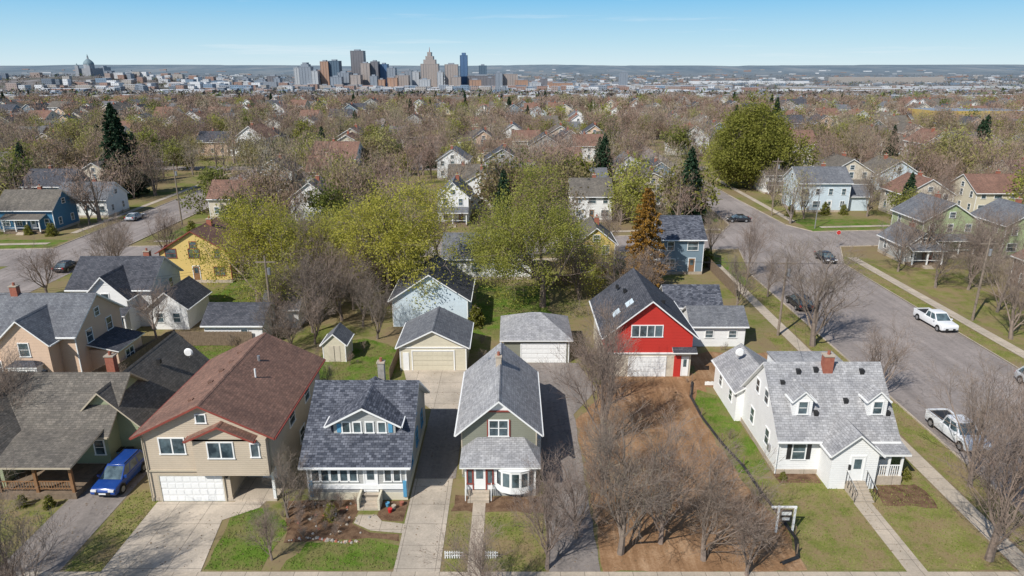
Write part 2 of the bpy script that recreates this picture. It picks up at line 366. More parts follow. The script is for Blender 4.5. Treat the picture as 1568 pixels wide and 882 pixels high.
ff=[(j*nx+i,j*nx+i+1,(j+1)*nx+i+1,(j+1)*nx+i) for j in range(len(ys)-1) for i in range(nx-1)]
me=bpy.data.meshes.new('ground'); me.from_pydata(vv,[],ff); g=bpy.data.objects.new('ground',me); COL.objects.link(g)
for p in me.polygons: p.use_smooth=True
m,nt,b=newmat('ground_cover'); v=gpos(nt)
n1=noise(nt,v,.11,5,.6); n2=noise(nt,v,1.6,6,.75); n3=noise(nt,v,9,3,.7)
f=math_(nt,'ADD',math_(nt,'ADD',math_(nt,'MULTIPLY',n1,.5),math_(nt,'MULTIPLY',n2,.3)),math_(nt,'MULTIPLY',n3,.2))
near=ramp(nt,f,[(.36,(.09,.13,.024)),(.44,(.155,.165,.047)),(.51,(.23,.185,.095)),(.62,(.205,.145,.09)),(.7,(.32,.24,.155))])
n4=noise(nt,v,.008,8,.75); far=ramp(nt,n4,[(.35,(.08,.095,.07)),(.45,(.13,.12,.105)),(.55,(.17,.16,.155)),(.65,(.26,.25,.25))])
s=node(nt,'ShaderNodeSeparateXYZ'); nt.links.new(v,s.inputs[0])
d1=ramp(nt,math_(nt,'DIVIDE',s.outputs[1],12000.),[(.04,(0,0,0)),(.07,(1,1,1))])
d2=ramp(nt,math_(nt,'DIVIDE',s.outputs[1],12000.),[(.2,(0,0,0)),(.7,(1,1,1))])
n6=noise(nt,vscale(nt,v,(.0022,.0008,.002)),1,10,.8); hill_haze=ramp(nt,n6,[(.36,(.11,.155,.195)),(.5,(.155,.20,.235)),(.62,(.23,.26,.28))])  # blue-grey aerial haze painted into the hill colours, mixed in by distance
c=mixc(nt,d1,near,far); c=mixc(nt,d2,c,hill_haze)
nt.links.new(c,b.inputs['Base Color']); b.inputs['Roughness'].default_value=1; b.inputs['Specular IOR Level'].default_value=.05
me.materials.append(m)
LAWNS=[]
def sheet(name,pts,mat,z,jit=0,grass=None):
    rr=random.Random(len(pts)*7+int(pts[0][0]*10)); out=[]
    n=len(pts)
    for i in range(n):
        a,c_=pts[i],pts[(i+1)%n]
        if jit:
            L=math.hypot(c_[0]-a[0],c_[1]-a[1]); k=max(1,int(L/.9))
            for q in range(k):
                t=q/k; out.append((a[0]+(c_[0]-a[0])*t+rr.uniform(-jit,jit),a[1]+(c_[1]-a[1])*t+rr.uniform(-jit,jit),z))
        else: out.append((a[0],a[1],z))
    me=bpy.data.meshes.new(name); me.from_pydata(out,[],[tuple(range(len(out)))]); me.materials.append(M[mat])
    me.update()
    if me.polygons[0].normal.z<0: me.flip_normals()
    o=bpy.data.objects.new(name,me); COL.objects.link(o)
    if grass: LAWNS.append((pts,grass))
    return o
def rc(x0,x1,y0,y1): return [(x0,y0),(x1,y0),(x1,y1),(x0,y1)]
yc=lambda x:115.5+.09*x
sheet('street',[(-400,yc(-400)-5.5),(400,yc(400)-5.5),(400,yc(400)+5.5),(-400,yc(-400)+5.5)],'road',.02)
sheet('street',[(36,-60),(52.5,-60),(52.5,104),(57,yc(57)-5.4),(57,yc(57)+5.4),(54,132),(52.5,165),(52,420),(44.5,420),(44.5,165),(43,132),(39,yc(39)+5.4),(39,yc(39)-5.4),(36,98)],'road',.032)
sheet('street',rc(-79,-67,-60,420),'road',.032)
sheet('street',rc(-200,200,18,28),'road',.02)
for yy in (206,300,390): sheet('street',rc(-330,330,yy,yy+8),'road',.02)
for X in (-33,-120,-205,110,190): sheet('street',rc(X,X+7,210 if X==-33 else 135,420),'road',.026)
sheet('sidewalk',rc(-66,35,33.4,34.9),'conc',.05)
sheet('sidewalk',rc(31.6,33,34.9,104),'conc',.05); sheet('sidewalk',rc(55,56.5,-20,108),'conc',.05)
sheet('sidewalk',[(-64,yc(-64)-10),(31,yc(31)-10),(31,yc(31)-8.6),(-64,yc(-64)-8.6)],'conc',.05)
sheet('sidewalk',[(60,yc(60)+8.5),(150,yc(150)+8.5),(150,yc(150)+9.8),(60,yc(60)+9.8)],'conc',.05)
sheet('sidewalk',[(-64,yc(-64)+8.5),(40,yc(40)+8.5),(40,yc(40)+9.8),(-64,yc(-64)+9.8)],'conc',.05)
sheet('sidewalk',[(-150,yc(-150)+8.5),(-82,yc(-82)+8.5),(-82,yc(-82)+9.8),(-150,yc(-150)+9.8)],'conc',.05)
sheet('sidewalk',rc(-83,-81.7,125,200),'conc',.05); sheet('sidewalk',rc(56,57.3,135,200),'conc',.05)
def kerb(pts,w=.16,h=.13):
    b=B('kerb',pts[0][0],pts[0][1])
    for a,c in zip(pts[:-1],pts[1:]):
        dx,dy=c[0]-a[0],c[1]-a[1]; L=math.hypot(dx,dy); n=(-dy/L*w,dx/L*w)
        q=[(a[0],a[1]),(c[0],c[1]),(c[0]+n[0],c[1]+n[1]),(a[0]+n[0],a[1]+n[1])]
        b.slab('curb_stone',[(x,y,h) for x,y in q],h,'conc','conc',[(0,0)]*4)
    b.done()
kerb([(36,-60),(36,98),(39,yc(39)-5.5)]); kerb([(57,yc(57)-5.5),(52.5,104),(52.5,-60)]); kerb([(39,yc(39)-5.5),(-67,yc(-67)-5.5)][::-1],-.16)
kerb([(39,yc(39)+5.5),(43,132),(44.5,165),(44.5,205)]); kerb([(52.5,205),(52.5,165),(54,132),(57,yc(57)+5.5)]); kerb([(57,yc(57)+5.5),(180,yc(180)+5.5)]);kerb([(-79,230),(-79,yc(-79)+5.5),(-200,yc(-200)+5.5)]);kerb([(-67,yc(-67)+5.5),(39,yc(39)+5.5)],.16)
kerb([(-67,230),(-67,yc(-67)+5.5)][::-1]); kerb([(57,yc(57)-5.5),(180,yc(180)-5.5)][::-1],.16)
G='lawn'; D='lawndry'
sheet('lawn',rc(-60,-32.3,35,41),D,.012,.15,(1,.5)); sheet('lawn',rc(-27.9,-25.6,35,43.5),D,.012,.12,(1,.9))
sheet('lawn',[(-19.3,35.1),(-15.7,35.1),(-15.2,39.5),(-17.2,41.4),(-19.6,41)],G,.012,.1,(1,.9))
sheet('lawn',[(-14.6,35.1),(-7.4,35.1),(-7.4,37.4),(-9.5,38),(-13.5,37.6)],G,.012,.15,(1,.9))
sheet('lawn',[(-20.5,60.5),(-12,60.5),(-11.8,70),(-16.8,73),(-20.5,72)],G,.012,.25,(1,.7))
sheet('lawn',rc(-37.5,-29.5,58.5,71),G,.012,.3,(1,.8)); sheet('lawn',rc(-41,-30,84,100),G,.012,.4,(1,.4))
sheet('lawn',rc(-5,5,74.5,93),G,.012,.4,(1,.4)); sheet('lawn',rc(-4.3,2.2,34.9,40.8),D,.012,.15,(1,.8))
sheet('lawn',[(18.6,35.1),(31.4,35.1),(31.4,44.9),(19.2,44.9),(18,50),(18,42)],D,.012,.12,(1,1))
sheet('lawn',[(17.6,46),(19,45.3),(20.2,46),(20.2,58),(18,60),(17,57)],G,.016,.15,(1,1))
sheet('lawn',rc(29.5,31.4,45,75),D,.012,.15,(1,.8)); sheet('lawn',rc(33.2,35.9,34.9,96),D,.012,.1,(1,.6))
sheet('lawn',rc(52.8,54.9,20,106),D,.012,.1,(1,.5)); sheet('lawn',rc(-66,35,28.3,33.3),D,.012,.1,None)
sheet('lawn',rc(31,34.5,93,108),G,.018,.2,None); sheet('lawn',rc(57,75,yc(57)+6,yc(57)+17),G,.012,.3,None)
sheet('lawn',rc(-100,-80,113.8,120),G,.012,.3,None); sheet('lawn',rc(-64,-20,121,133),G,.012,.4,None); sheet('lawn',rc(57.5,66,60,104),D,.012,.4,None)
sheet('lawn',rc(36,42,135,165),G,.012,.3,None)
sheet('driveway',rc(-32.2,-28.2,28,47),'adrive',.024); 
sheet('driveway',[(-25.6,28),(-19.4,28),(-19.4,35),(-20.1,40),(-18,41.4),(-17.0,45),(-20,45),(-20,42.1),(-25.6,42.1)],'drive',.03)
sheet('driveway',rc(-7.4,-4.5,28,45),'drive',.024); sheet('driveway',rc(-7.4,-4.3,45,56),'adrive',.026)
sheet('driveway',[(-7.4,56),(-4.5,56),(-4.2,61),(-4.6,64.5),(-11.2,64.5),(-9.8,59)],'drive',.028)
sheet('driveway',[(2.3,28),(5.5,28),(5.6,55),(8.2,60),(7,66.3),(.2,66.3),(2.3,57)],'adrive',.024,.06)
sheet('path',[(-10.8,40.6),(-9.5,40.6),(-9,39.9),(-7.35,39.6),(-7.35,38.6),(-9.6,38.9),(-10.9,39.7)],'conc',.02)
sheet('path',rc(24.6,25.9,34.9,42),'conc',.03); sheet('path',rc(-2.8,-1.9,34.9,42),'conc',.03); sheet('dirt_lot',[(5.7,34.9),(18.3,34.9),(18.6,39),(17.4,46),(16.8,54),(18.6,59.5),(19.8,61.8),(18.6,64),(9.3,63.5),(8,58),(5.8,54)],'dirt',.014,.2)
sheet('dirt_lot',rc(18.8,31,60.5,69),'dirt',.012,.4)
sheet('garden_bed',[(-15,37.7),(-13.5,37.8),(-9.5,38.2),(-7.5,37.7),(-7.5,38.5),(-9.6,38.8),(-10.9,39.7),(-10.9,42.3),(-16.5,42.3)],'mulch',.016,.12); sheet('garden_bed',[(-9.4,40.1),(-7.5,39.8),(-7.5,42.3),(-9.4,42.3)],'mulch',.016,.1)
sheet('garden_bed',rc(-4.2,2.2,40.9,42.8),'mulch',.018,.2); sheet('garden_bed',rc(26.8,30.5,41.5,44.2),'mulch',.02,.2); sheet('garden_bed',rc(20.2,23.3,44.4,45.6),'mulch',.02,.1)
# ------------------------------------------------------------ near houses
b=B('tan_two_storey_house',-21.5,48.5); rect(-27,-16,41,56)
gable(b,-26,-17,42.2,54.8,2.6,5.5,7.75,'y','tan','r_brown','trimr',.5,.45)
b.box('walls',-26,-20.2,42.23,54.78,0,2.62,'tan'); b.box('walls',-20.2,-17.02,45,54.78,0,2.62,'tan')
b.box('walls',-22.2,-17.1,41.7,42.2,2.45,5.35,'tan'); gable(b,-22.3,-18.1,41.7,44.6,5.2,5.35,6.35,'y','tan','r_brown','trimr',.3,.35)
b.box('foundation',-26.04,-20.16,42.19,54.82,0,.3,'conc'); b.box('porch',-20.2,-17,42.2,45,0,.15,'conc')
b.box('porch',-17.25,-17.05,42.3,42.5,.15,2.6,'trimw')
b.box('trim',-26.02,-17.0,42.1,42.2,2.5,2.62,'trimt'); corner(b,-26,-17,42.2,54.8,2.7,5.4,'trimt')
gdoor(b,'f',42.2,-25.2,-20.7,2.15,'trimw','trimt')
win(b,'f',42.2,-23.9,4.55,1.7,1.2,cols=2,rail=False); win(b,'f',41.7,-20.3,4.5,1.7,1.2,cols=2,rail=False); win(b,'f',42.2,-21.6,6.7,.6,.6,rail=False); win(b,'f',41.7,-17.9,4.5,.5,1,rail=False)
door(b,'f',45,-18.4,.15); win(b,'r',-17,47,4.2,1.2,1.1); win(b,'r',-17,51,4.2,1.2,1.1); win(b,'r',-17,49,1.6,1.2,1.1)
vents(b,[(-23,44,7.1),(-22.6,46.5,7.3),(-22.6,48.5,7.3),(-22.4,50,7.35),(-22.5,52,7.3)],'r_brown'); b.cyl('vents',(-19.8,48,7.1),.07,.7,'trimw',8)
b.cyl('vents',(-20.4,50.5,7.2),.12,.6,'metal',8); b.cyl('downspout',(-25.9,42.08,.1),.05,5.2,'trimt',6); b.box('wall_lamp',-20.45,-20.3,42.05,42.2,2.0,2.3,'black')
b.done()
b=B('gray_bungalow',-11.2,47.8); rect(-15,-7,41,54)
gable(b,-14.7,-7.6,42.4,53.2,0,3.15,6.75,'x','gray','r_slate','trimw',.5,.45)
b.box('foundation',-14.74,-7.56,42.36,53.24,0,.6,'cream'); corner(b,-14.7,-7.6,42.4,53.2,.62,3.1)
gable(b,-13,-8.5,44.1,48.5,4.1,5.35,6.55,'y','gray','r_slate','trimw',.5,.45)
for i in range(5): win(b,'f',42.4,-14.1+i*.68,2.05,.5,.95,'trimw',rail=False)
for x in (-8.9,-8.25): win(b,'f',42.4,x,2.05,.45,.95,'trimw',rail=False)
b.box('trim',-14.7,-7.6,42.28,42.4,.95,1.3,'trimw')
for x in (-14.6,-7.85): b.box('trim',x,x+.25,42.27,42.398,.3,1.6,'trimb')
door(b,'f',42.4,-10.15,.7,.85,2); steps(b,-10.8,-9.5,42.3,4,.65)
b.box('steps',-10.95,-10.8,41.1,42.3,0,.9,'cream'); b.box('steps',-9.5,-9.35,41.1,42.3,0,.9,'cream')
for i,x in enumerate((-12.1,-11.3,-10.4,-9.5)): win(b,'f',44.1,x+.03,4.95,.5,.8,'trimw',rail=False)
for x in (-12.75,-9.0): b.box('trim',x,x+.3,44.04,44.1,4.55,5.25,'trimb')
for y in (45,48,51): win(b,'r',-7.6,y,1.9,.9,1.2,'trimb')
for y in (45,49,52): win(b,'l',-14.7,y,1.9,.9,1.2,'trimb')
win(b,'r',-7.6,47.8,4.5,.9,1.2,'trimb')
chimney(b,-10.3,49.2,5.8,7.8,'stone',.5,.5); vents(b,[(-12.9,49,6),(-8.9,50,5.5)]); b.done()
b=B('green_cottage',-1,50); rect(-4.3,2.3,42.5,56)
gable(b,-3.8,1.85,45.2,55.5,0,4.1,6.55,'y','olive','r_light','trimw',.42,.45)
gable(b,-3.5,1.55,55.5,58.3,0,2.6,4.3,'y','olive','r_light','trimw',.3,.3)
corner(b,-3.8,1.85,45.2,55.5,.3,4.0,'trimt')
b.poly('trim',[(-1.98,45.17,5.75),(.03,45.17,5.75),(-.975,45.17,6.58)],'trimw'); b.box('trim',-2.0,.05,45.12,45.17,5.62,5.75,'trimr')
win(b,'f',45.2,-1,4.25,1.35,1.25,'trimw',2); 
for q in (-1,1): fbox(b,'trim','f',45.2,-1+q*.82-.05,-1+q*.82+.05,0,.07,3.55,4.95,'trimr')
b.box('walls',-3.4,1.7,42.9,45.2,0,2.55,'white'); b.box('foundation',-3.44,1.74,42.86,45.2,0,.55,'gray'); corner(b,-3.4,1.7,42.9,45.2,.56,2.5)
hp=[(-3.8,42.5,2.6),(2.1,42.5,2.6),(2.1,45.19,2.6),(-3.8,45.19,2.6)]; q0=(-2.6,45.19,3.5); q1=(.9,45.19,3.5)
b.poly('roof',[hp[0],hp[1],q1,q0],'r_light',[(-3.8,0),(2.1,0),(.9,2.8),(-2.6,2.8)]); b.poly('roof',[hp[1],hp[2],q1],'r_light',[(0,0),(2.7,0),(2.7,1.5)]); b.poly('roof',[hp[3],hp[0],q0],'r_light',[(0,0),(2.7,0),(0,1.5)])
b.box('roof',-3.78,2.08,42.52,45.18,2.46,2.597,'trimw')
door(b,'f',42.9,-2.35,.5,.85,1.9,'trimw','trimr'); win(b,'f',42.9,-3.05,1.6,.3,1.1,'trimr',rail=False); win(b,'f',42.9,-1.6,1.6,.35,1.1,'trimr',rail=False)
bw=[(-1.15,42.9),(-.75,42.45),(-.1,42.22),(.6,42.22),(1.2,42.45),(1.6,42.9)]
for (xa,ya),(xb,yb) in zip(bw[:-1],bw[1:]):
    b.poly('bow_window',[(xa,ya,.55),(xb,yb,.55),(xb,yb,2.4),(xa,ya,2.4)],'trimw')
    L=math.hypot(xb-xa,yb-ya); nx_,ny_=(yb-ya)/L*.012,-(xb-xa)/L*.012; f0,f1=.14,.86
    xa2,ya2,xb2,yb2=xa+(xb-xa)*f0+nx_,ya+(yb-ya)*f0+ny_,xa+(xb-xa)*f1+nx_,ya+(yb-ya)*f1+ny_
    b.poly('bow_window',[(xa2,ya2,1.1),(xb2,yb2,1.1),(xb2,yb2,2.2),(xa2,ya2,2.2)],'glass')
b.poly('bow_window',[(x,y-.06,2.41) for x,y in bw],'trimw')
for x in (-3.35,-1.5):
    b.box('railing',x-.03,x+.03,42.0,42.05,.15,1.1,'trimw'); b.box('railing',x-.03,x+.03,42.05,42.85,1.02,1.1,'trimw')
    for i in range(5): b.box('railing',x-.02,x+.02,42.15+i*.15,42.18+i*.15,.3,1.02,'trimw')
steps(b,-3.2,-1.65,42.85,3,.5)
for y in (47,50,53): win(b,'r',1.85,y,1.9,.85,1.3); win(b,'l',-3.8,y,1.9,.85,1.3)
for y in (48.5,52): win(b,'r',1.85,y,3.4,.6,.6)
b.box('walls',1.85,2.25,46.5,48.3,.6,2.6,'white'); chimney(b,-1.1,51.5,5.6,7.3,'conc',.45,.45); vents(b,[(-1.9,54,5.8)],'metal'); b.done()
b=B('white_cape_house',24.6,50); rect(19,30,43,61)
gable(b,20.3,29,45.7,53.9,0,3.35,7.4,'x','white','r_light','trimw',.45,.3)
b.box('foundation',20.26,29.04,45.66,53.94,0,.4,'conc'); corner(b,20.3,29,45.7,53.9,.42,3.3)
gable(b,19.7,24.4,53.9,60.5,0,2.9,4.4,'y','white','r_light','trimw',.3,.3)
b.box('walls',23.2,24.8,53.9,57,0,5.2,'white'); b.box('roof',23.1,29,53.9,57.1,5.2,5.35,'r_light')
gable(b,23.5,26.9,43.7,46.5,0,3.0,4.5,'y','white','r_light','trimw',.25,.3)
door(b,'f',43.7,25.4,.75,.9,2.0); fbox(b,'door','f',43.7,24.75,24.9,0,.12,1.7,2.1,'black')
steps(b,24.7,26.1,43.65,6,.75,'conc',.28)
for x in (24.65,26.15):
    for i in range(5): b.box('railing',x-.015,x+.015,43.5-i*.38,43.53-i*.38,.6-i*.13,1.6-i*.14,'black')
    b.slab('railing',[(x-.02,41.95,1.12),(x+.02,41.95,1.12),(x+.02,43.6,1.68),(x-.02,43.6,1.68)],.04,'gray','black',[(0,0)]*4)
win(b,'f',45.7,21.9,1.95,.95,1.3,shut='black'); win(b,'l',20.3,48,1.9,.8,1.3); win(b,'l',20.3,51.5,1.9,.8,1.3); win(b,'l',20.3,49.0,4.9,.8,1.1,shut=None); win(b,'l',20.3,51,4.9,.7,1.1)
win(b,'l',19.7,55.5,1.8,.8,1.1); win(b,'l',19.7,58.5,1.8,.8,1.1); win(b,'f',45.7,28.2,1.95,.8,1.3)
b.box('porch',26.95,29.2,44.2,45.6,0,.75,'conc')
b.slab('porch',[(26.9,43.95,2.75),(29.45,43.95,2.75),(29.45,45.69,3.05),(26.9,45.69,3.05)],.16,'r_light','trimw',[(0,0),(2.5,0),(2.5,1.8),(0,1.8)])
for x in (28.1,29.05): b.box('porch',x-.07,x+.07,44.25,44.39,.75,2.6,'trimw')
for i in range(14): b.box('porch',27.0+i*.16,27.05+i*.16,44.28,44.33,.75,1.6,'trimw')
b.box('porch',26.95,29.1,44.27,44.34,1.6,1.66,'trimw')
for x in (22.2,27.9):
    gable(b,x-.72,x+.72,46.7,50.2,4.0,5.75,6.45,'y','white','r_light','trimw',.18,.18); win(b,'f',46.7,x,5.15,.65,1.0)
b.cyl('downspout',(20.25,45.6,.1),.045,3.1,'trimw',6); b.box('meter_box',20.1,20.28,47.0,47.3,1.2,1.7,'metal')
chimney(b,24.9,49.4,6.6,8.3,'brick',.75,.6); vents(b,[(21.2,48.6,6.3),(22.6,49.2,7),(24,49.3,7.1),(27.6,49.2,7),(25.8,47.5,5.3),(23.3,46.8,4.6),(28.8,46.8,4.6)],'black')
b.done()
b=B('red_carriage_house',13.7,68); rect(9,18.5,62,74)
gable(b,9.4,18,63,73.5,2.55,4.6,8.1,'y','red','r_dark','trimw',.5,.5)
b.box('walls',9.43,17.97,63.03,73.47,0,2.57,'stucco'); b.box('trim',9.38,18.02,62.9,63.03,2.5,2.66,'trimw')
gdoor(b,'f',63.03,11.8,15.4,2.1); b.box('walls',16.3,17.0,62.96,63.03,0,2.3,'red'); door(b,'f',63.03,17.4,.1,.55,2)
win(b,'f',63,13.4,4.95,3.0,1.15,'trimw',4,rail=False); win(b,'r',18,66,3.6,.8,1); win(b,'r',18,70,3.6,.8,1)
b.slab('roof',[(16,62.3,2.9),(18.4,62.3,2.9),(18.4,62.99,3.25),(16,62.99,3.25)],.12,'r_dark','trimw',[(0,0),(2,0),(2,.8),(0,.8)])
for x in (10.3,11.6): b.slab('skylight',[(x,65,(x-9.4)*.814+4.95),(x,66.2,(x-9.4)*.814+4.95),(x+.7,66.2,(x-8.7)*.814+4.95),(x+.7,65,(x-8.7)*.814+4.95)][::-1],.15,'bluew','metal',[(0,0)]*4)
vents(b,[(12,69,7.2),(11.5,71,7),(15.5,66,7)],'black'); b.done()
b=B('gray_garage',23,73); rect(19,27,70,80)
gable(b,20,26,70.8,75.2,0,2.5,3.9,'x','white','r_gray','trimw',.3,.3); gable(b,18.2,24.5,75.5,80,0,3.1,4.9,'x','gray','r_slate','trimw',.3,.3); win(b,'f',70.8,22,1.5,.8,.8); win(b,'f',70.8,24.6,1.5,.8,.8); b.done()
b=B('tan_garage',-8.1,68); rect(-12,-4,64,72)
gable(b,-11.5,-4.7,64.5,71.2,0,2.65,4.35,'y','cream','r_gray','trimw',.35,.35); gdoor(b,'f',64.5,-10.2,-6,2.15,'cream','trimw'); b.box('trim',-11.55,-4.65,64.42,64.5,2.5,2.62,'trimw'); corner(b,-11.5,-4.7,64.5,71.2,0,2.5)
b.box('door',-11.2,-10.6,64.44,64.5,0,2,'trimw'); b.done()
b=B('hip_roof_garage',2.5,70); rect(-1.5,6.5,66,74)
b.box('walls',-.9,6,66.4,73,0,2.6,'olive'); hip(b,-.9,6,66.4,73,2.7,4.5,'r_light','trimw',.4,inset=3.3); gdoor(b,'f',66.4,1,5.6,2.1); corner(b,-.9,6,66.4,73,0,2.5); b.done()
b=B('garden_shed',-18.8,68); rect(-20.5,-17,66,70)
gable(b,-20,-17.6,66.6,69.6,0,2,3.1,'y','cream','r_gray','trimw',.2,.2); fbox(b,'door','f',66.6,-19.4,-18.2,0,.04,.1,1.85,'stucco'); fbox(b,'door','f',66.6,-18.82,-18.78,.04,.06,.1,1.85,'black'); corner(b,-20,-17.6,66.6,69.6,0,1.95); b.done()
b=B('white_outbuilding',-9.8,80.5); rect(-15,-5,76,86)
gable(b,-14.3,-5.3,76.9,85,0,3.5,6.5,'y','bluew','r_dark','trimw',.4,.4); corner(b,-14.3,-5.3,76.9,85,0,3.4); win(b,'l',-14.3,80,1.9); gable(b,-14.8,-10,84.9,88,0,2.5,4,'y','bluew','r_dark'); b.done()
b=B('white_garage',-31,73); rect(-35,-27,71,77)
gable(b,-34.5,-28,71.3,76.5,0,2.4,4.0,'x','white','r_dark','trimw',.3,.3); win(b,'f',71.3,-30,1.5,.7,.7); gable(b,-29.5,-25.5,76.5,80,0,2.6,4,'x','white','r_gray'); b.done()
b=B('gray_green_bungalow',-36.5,51); rect(-45,-29,42,60)
gable(b,-44,-31.2,46.4,54,0,3.3,6.3,'x','sage','r_weath','trimt',.5,.45); gable(b,-34.6,-29.6,48,60,0,3.3,5.8,'y','sage','r_weath','trimt',.5,.45)
gable(b,-43,-37.5,43.6,48.5,0,3.2,5.3,'y','sage','r_weath','trimt',.4,.4)
b.box('foundation',-44.04,-31.16,46.36,54.04,0,.5,'conc'); win(b,'f',46.4,-31.9,1.9,.7,1.2); win(b,'f',46.4,-35.5,1.9,1.4,1.2,cols=2); win(b,'f',43.6,-40.2,1.9,1.8,1.3,cols=2); win(b,'f',43.6,-40.2,4.1,.7,.7)
for y in (50,54,57.5): win(b,'r',-29.6,y,1.9,.85,1.2)
b.box('porch',-37.3,-31.6,42.4,46.3,0,.5,'wood'); b.slab('porch',[(-37.5,42,2.9),(-31.3,42,2.9),(-31.3,46.38,3.5),(-37.5,46.38,3.5)],.15,'r_weath','trimt',[(0,0),(6,0),(6,4.4),(0,4.4)])
for x in (-37.1,-34.4,-31.8): b.box('porch',x-.1,x+.1,42.5,42.7,.5,2.76,'woodb')
for z in (.75,1.35): b.box('porch',-37.1,-31.8,42.56,42.62,z,z+.07,'woodb')
for i in range(26): b.box('porch',-37+i*.2,-36.95+i*.2,42.57,42.61,.82,1.35,'woodb')
chimney(b,-33.6,52.5,5,6.9,'brick'); vents(b,[(-39,52,5.6),(-31,55,5.3)],'black'); b.done()
b=B('peach_house',-49,65); rect(-57,-40,59,71)
gable(b,-57,-42.3,61.3,69.3,0,5.3,8.0,'x','peach','r_gray','trimw',.45,.4); gable(b,-48.6,-44,59.8,64,0,5.1,7.2,'y','peach','r_gray','trimw',.4,.4)
for x in (-54,-50.5): win(b,'f',61.3,x,4.3); win(b,'f',61.3,x,1.8)
win(b,'f',59.8,-46.3,4.3,.9,1.3); win(b,'r',-42.3,63.5,4.3);win(b,'r',-42.3,67,4.3);win(b,'r',-42.3,66,1.8); win(b,'r',-42.3,65.3,6.2,.7,.8)
b.box('bay_window',-47.6,-44.9,58.9,59.8,.5,2.9,'trimw'); win(b,'f',58.9,-46.25,1.9,2.3,1.3,cols=3,rail=False); hip(b,-47.6,-44.9,58.9,59.9,2.95,3.4,'r_dark',ov=.15)
b.box('walls',-42.3,-39.5,63,67.5,0,2.9,'peach'); b.slab('roof',[(-42.28,62.7,3.6),(-42.28,67.8,3.6),(-39.2,67.8,2.9),(-39.2,62.7,2.9)][::-1],.12,'r_dark','trimw',[(0,0),(5,0),(5,3),(0,3)])
win(b,'r',-39.5,65,1.7,1.4,1.2,cols=2); corner(b,-57,-42.3,61.3,69.3,0,5.2); chimney(b,-50,65.2,7.2,8.9); b.done()
b=B('white_farm_house',-46,80); rect(-54,-37,75,86)
gable(b,-52.5,-43,77,84.5,0,4.9,7.6,'x','white','r_dark','trimw',.45,.4); gable(b,-49.6,-44.8,75,80,0,4.4,6.8,'y','white','r_dark','trimw',.4,.4); gable(b,-43,-38.5,76,82,0,2.8,4.6,'y','white','r_dark','trimw',.35,.35)
win(b,'f',75,-47.2,4.2,.8,1.2,cols=1); 
for x in (-48.5,-46): win(b,'f',75,x,1.8)
b.slab('porch',[(-50,73.3,2.7),(-44.4,73.3,2.7),(-44.4,74.99,3.3),(-50,74.99,3.3)],.14,'r_dark','trimw',[(0,0),(5,0),(5,2),(0,2)])
for x in (-49.8,-48,-46.3,-44.6): b.box('porch',x-.08,x+.08,73.5,73.66,0,2.56,'trimw')
for x in (-41.8,-39.8): win(b,'f',76,x,1.5,.8,1.1)
win(b,'r',-43,82,4,.8,1.2); chimney(b,-44.8,81,6.5,8.3); corner(b,-52.5,-43,77,84.5,0,4.8); b.done()
house('yellow_house',-50.5,-40.5,94.4,103,4.6,7.6,'y','yellow','r_brown','trimr')
house('white_bungalow',-10,2.8,96,103.5,3.3,6.0,'x','white','r_gray')
house('tan_house',9.5,15,96.3,104,5.4,7.6,'y','yellow','r_weath')
house('slate_blue_house',22,28.6,98.6,107,5.5,8.0,'x','slate','r_slate',chim=False)
house('white_gabled_house',-14.6,-8.6,133,143,5.4,8.2,'y','white','r_gray',porch=(-14.4,-8.8,2.2))
house('white_colonial_house',61,72,144.5,153,6.3,9.0,'x','bluew','r_gray',wing=(72,77,146,152,3.2,5,'x'))
house('green_house',68,77,110.5,120,5.6,8.4,'y','sage2','r_gray',porch=(68.3,76,2)); house('green_house',80,89,108,117,5.4,8,'y','sage2','r_gray')
house('gray_bungalow',62,67.2,104,112,3,5,'y','gray','r_gray',porch=(62.2,67,1.8))
house('blue_house',-97,-86.5,126.5,134,4.2,7.2,'x','blue','r_weath',porch=(-95,-88,2)); house('white_house',-94,-83.5,139,147,3.8,6.6,'x','white','r_gray')
house('brown_roof_house',80,90,138,147,5,8,'y','stucco','r_brown'); house('brown_roof_house',96,108,140,150,5,8,'x','cream','r_brown'); house('tan_house',104,114,105,115,4.5,7.5,'y','cream','r_weath')
house('brick_house',71,80,84,93,4.5,7.2,'y','brownw','r_brown'); house('stucco_house',25.5,36.5,150,158,5,7.5,'y','stucco','r_weath')
house('white_house',-44,-36,134,142,5,8,'y','white','r_gray'); house('brown_roof_house',-62,-53,138,146,4.2,7.2,'x','stucco','r_brown'); house('white_house',12,20,135,144,5.2,8,'x','white','r_weath')
# ------------------------------------------------------------ background houses
protos=[]
cfg=[('white','r_gray',5.2,8,'y'),('cream','r_brown',4.8,7.6,'x'),('gray','r_dark',5.4,8.2,'y'),('bluew','r_weath',3.4,6.4,'x'),('stucco','r_weath',5.2,7.8,'y'),('brownw','r_gray',3.6,6.5,'x'),('white','r_weath',5.3,8.2,'x'),('slate','r_dark',5,8,'y'),('white','r_brown',5.4,8.6,'y'),('peach','r_dark',4.6,7.6,'y')]
nr=len(rects)
for k_,(w_,r_,ze,zr,ax) in enumerate(cfg): protos.append(house('frame_house',-4.2-.3*(k_%3),4.2,-5,5,ze,zr,ax,w_,r_,porch=(-3.8,3.8,2) if k_%4 else (-1.5,3.5,1.8),wing=[None,(-7,-4,0,5.5,3,4.8,'x'),(3.9,6.6,-1,4,2.8,4.4,'x')][k_%3]))
del rects[nr:]
rr=random.Random(3); first=[True]*10
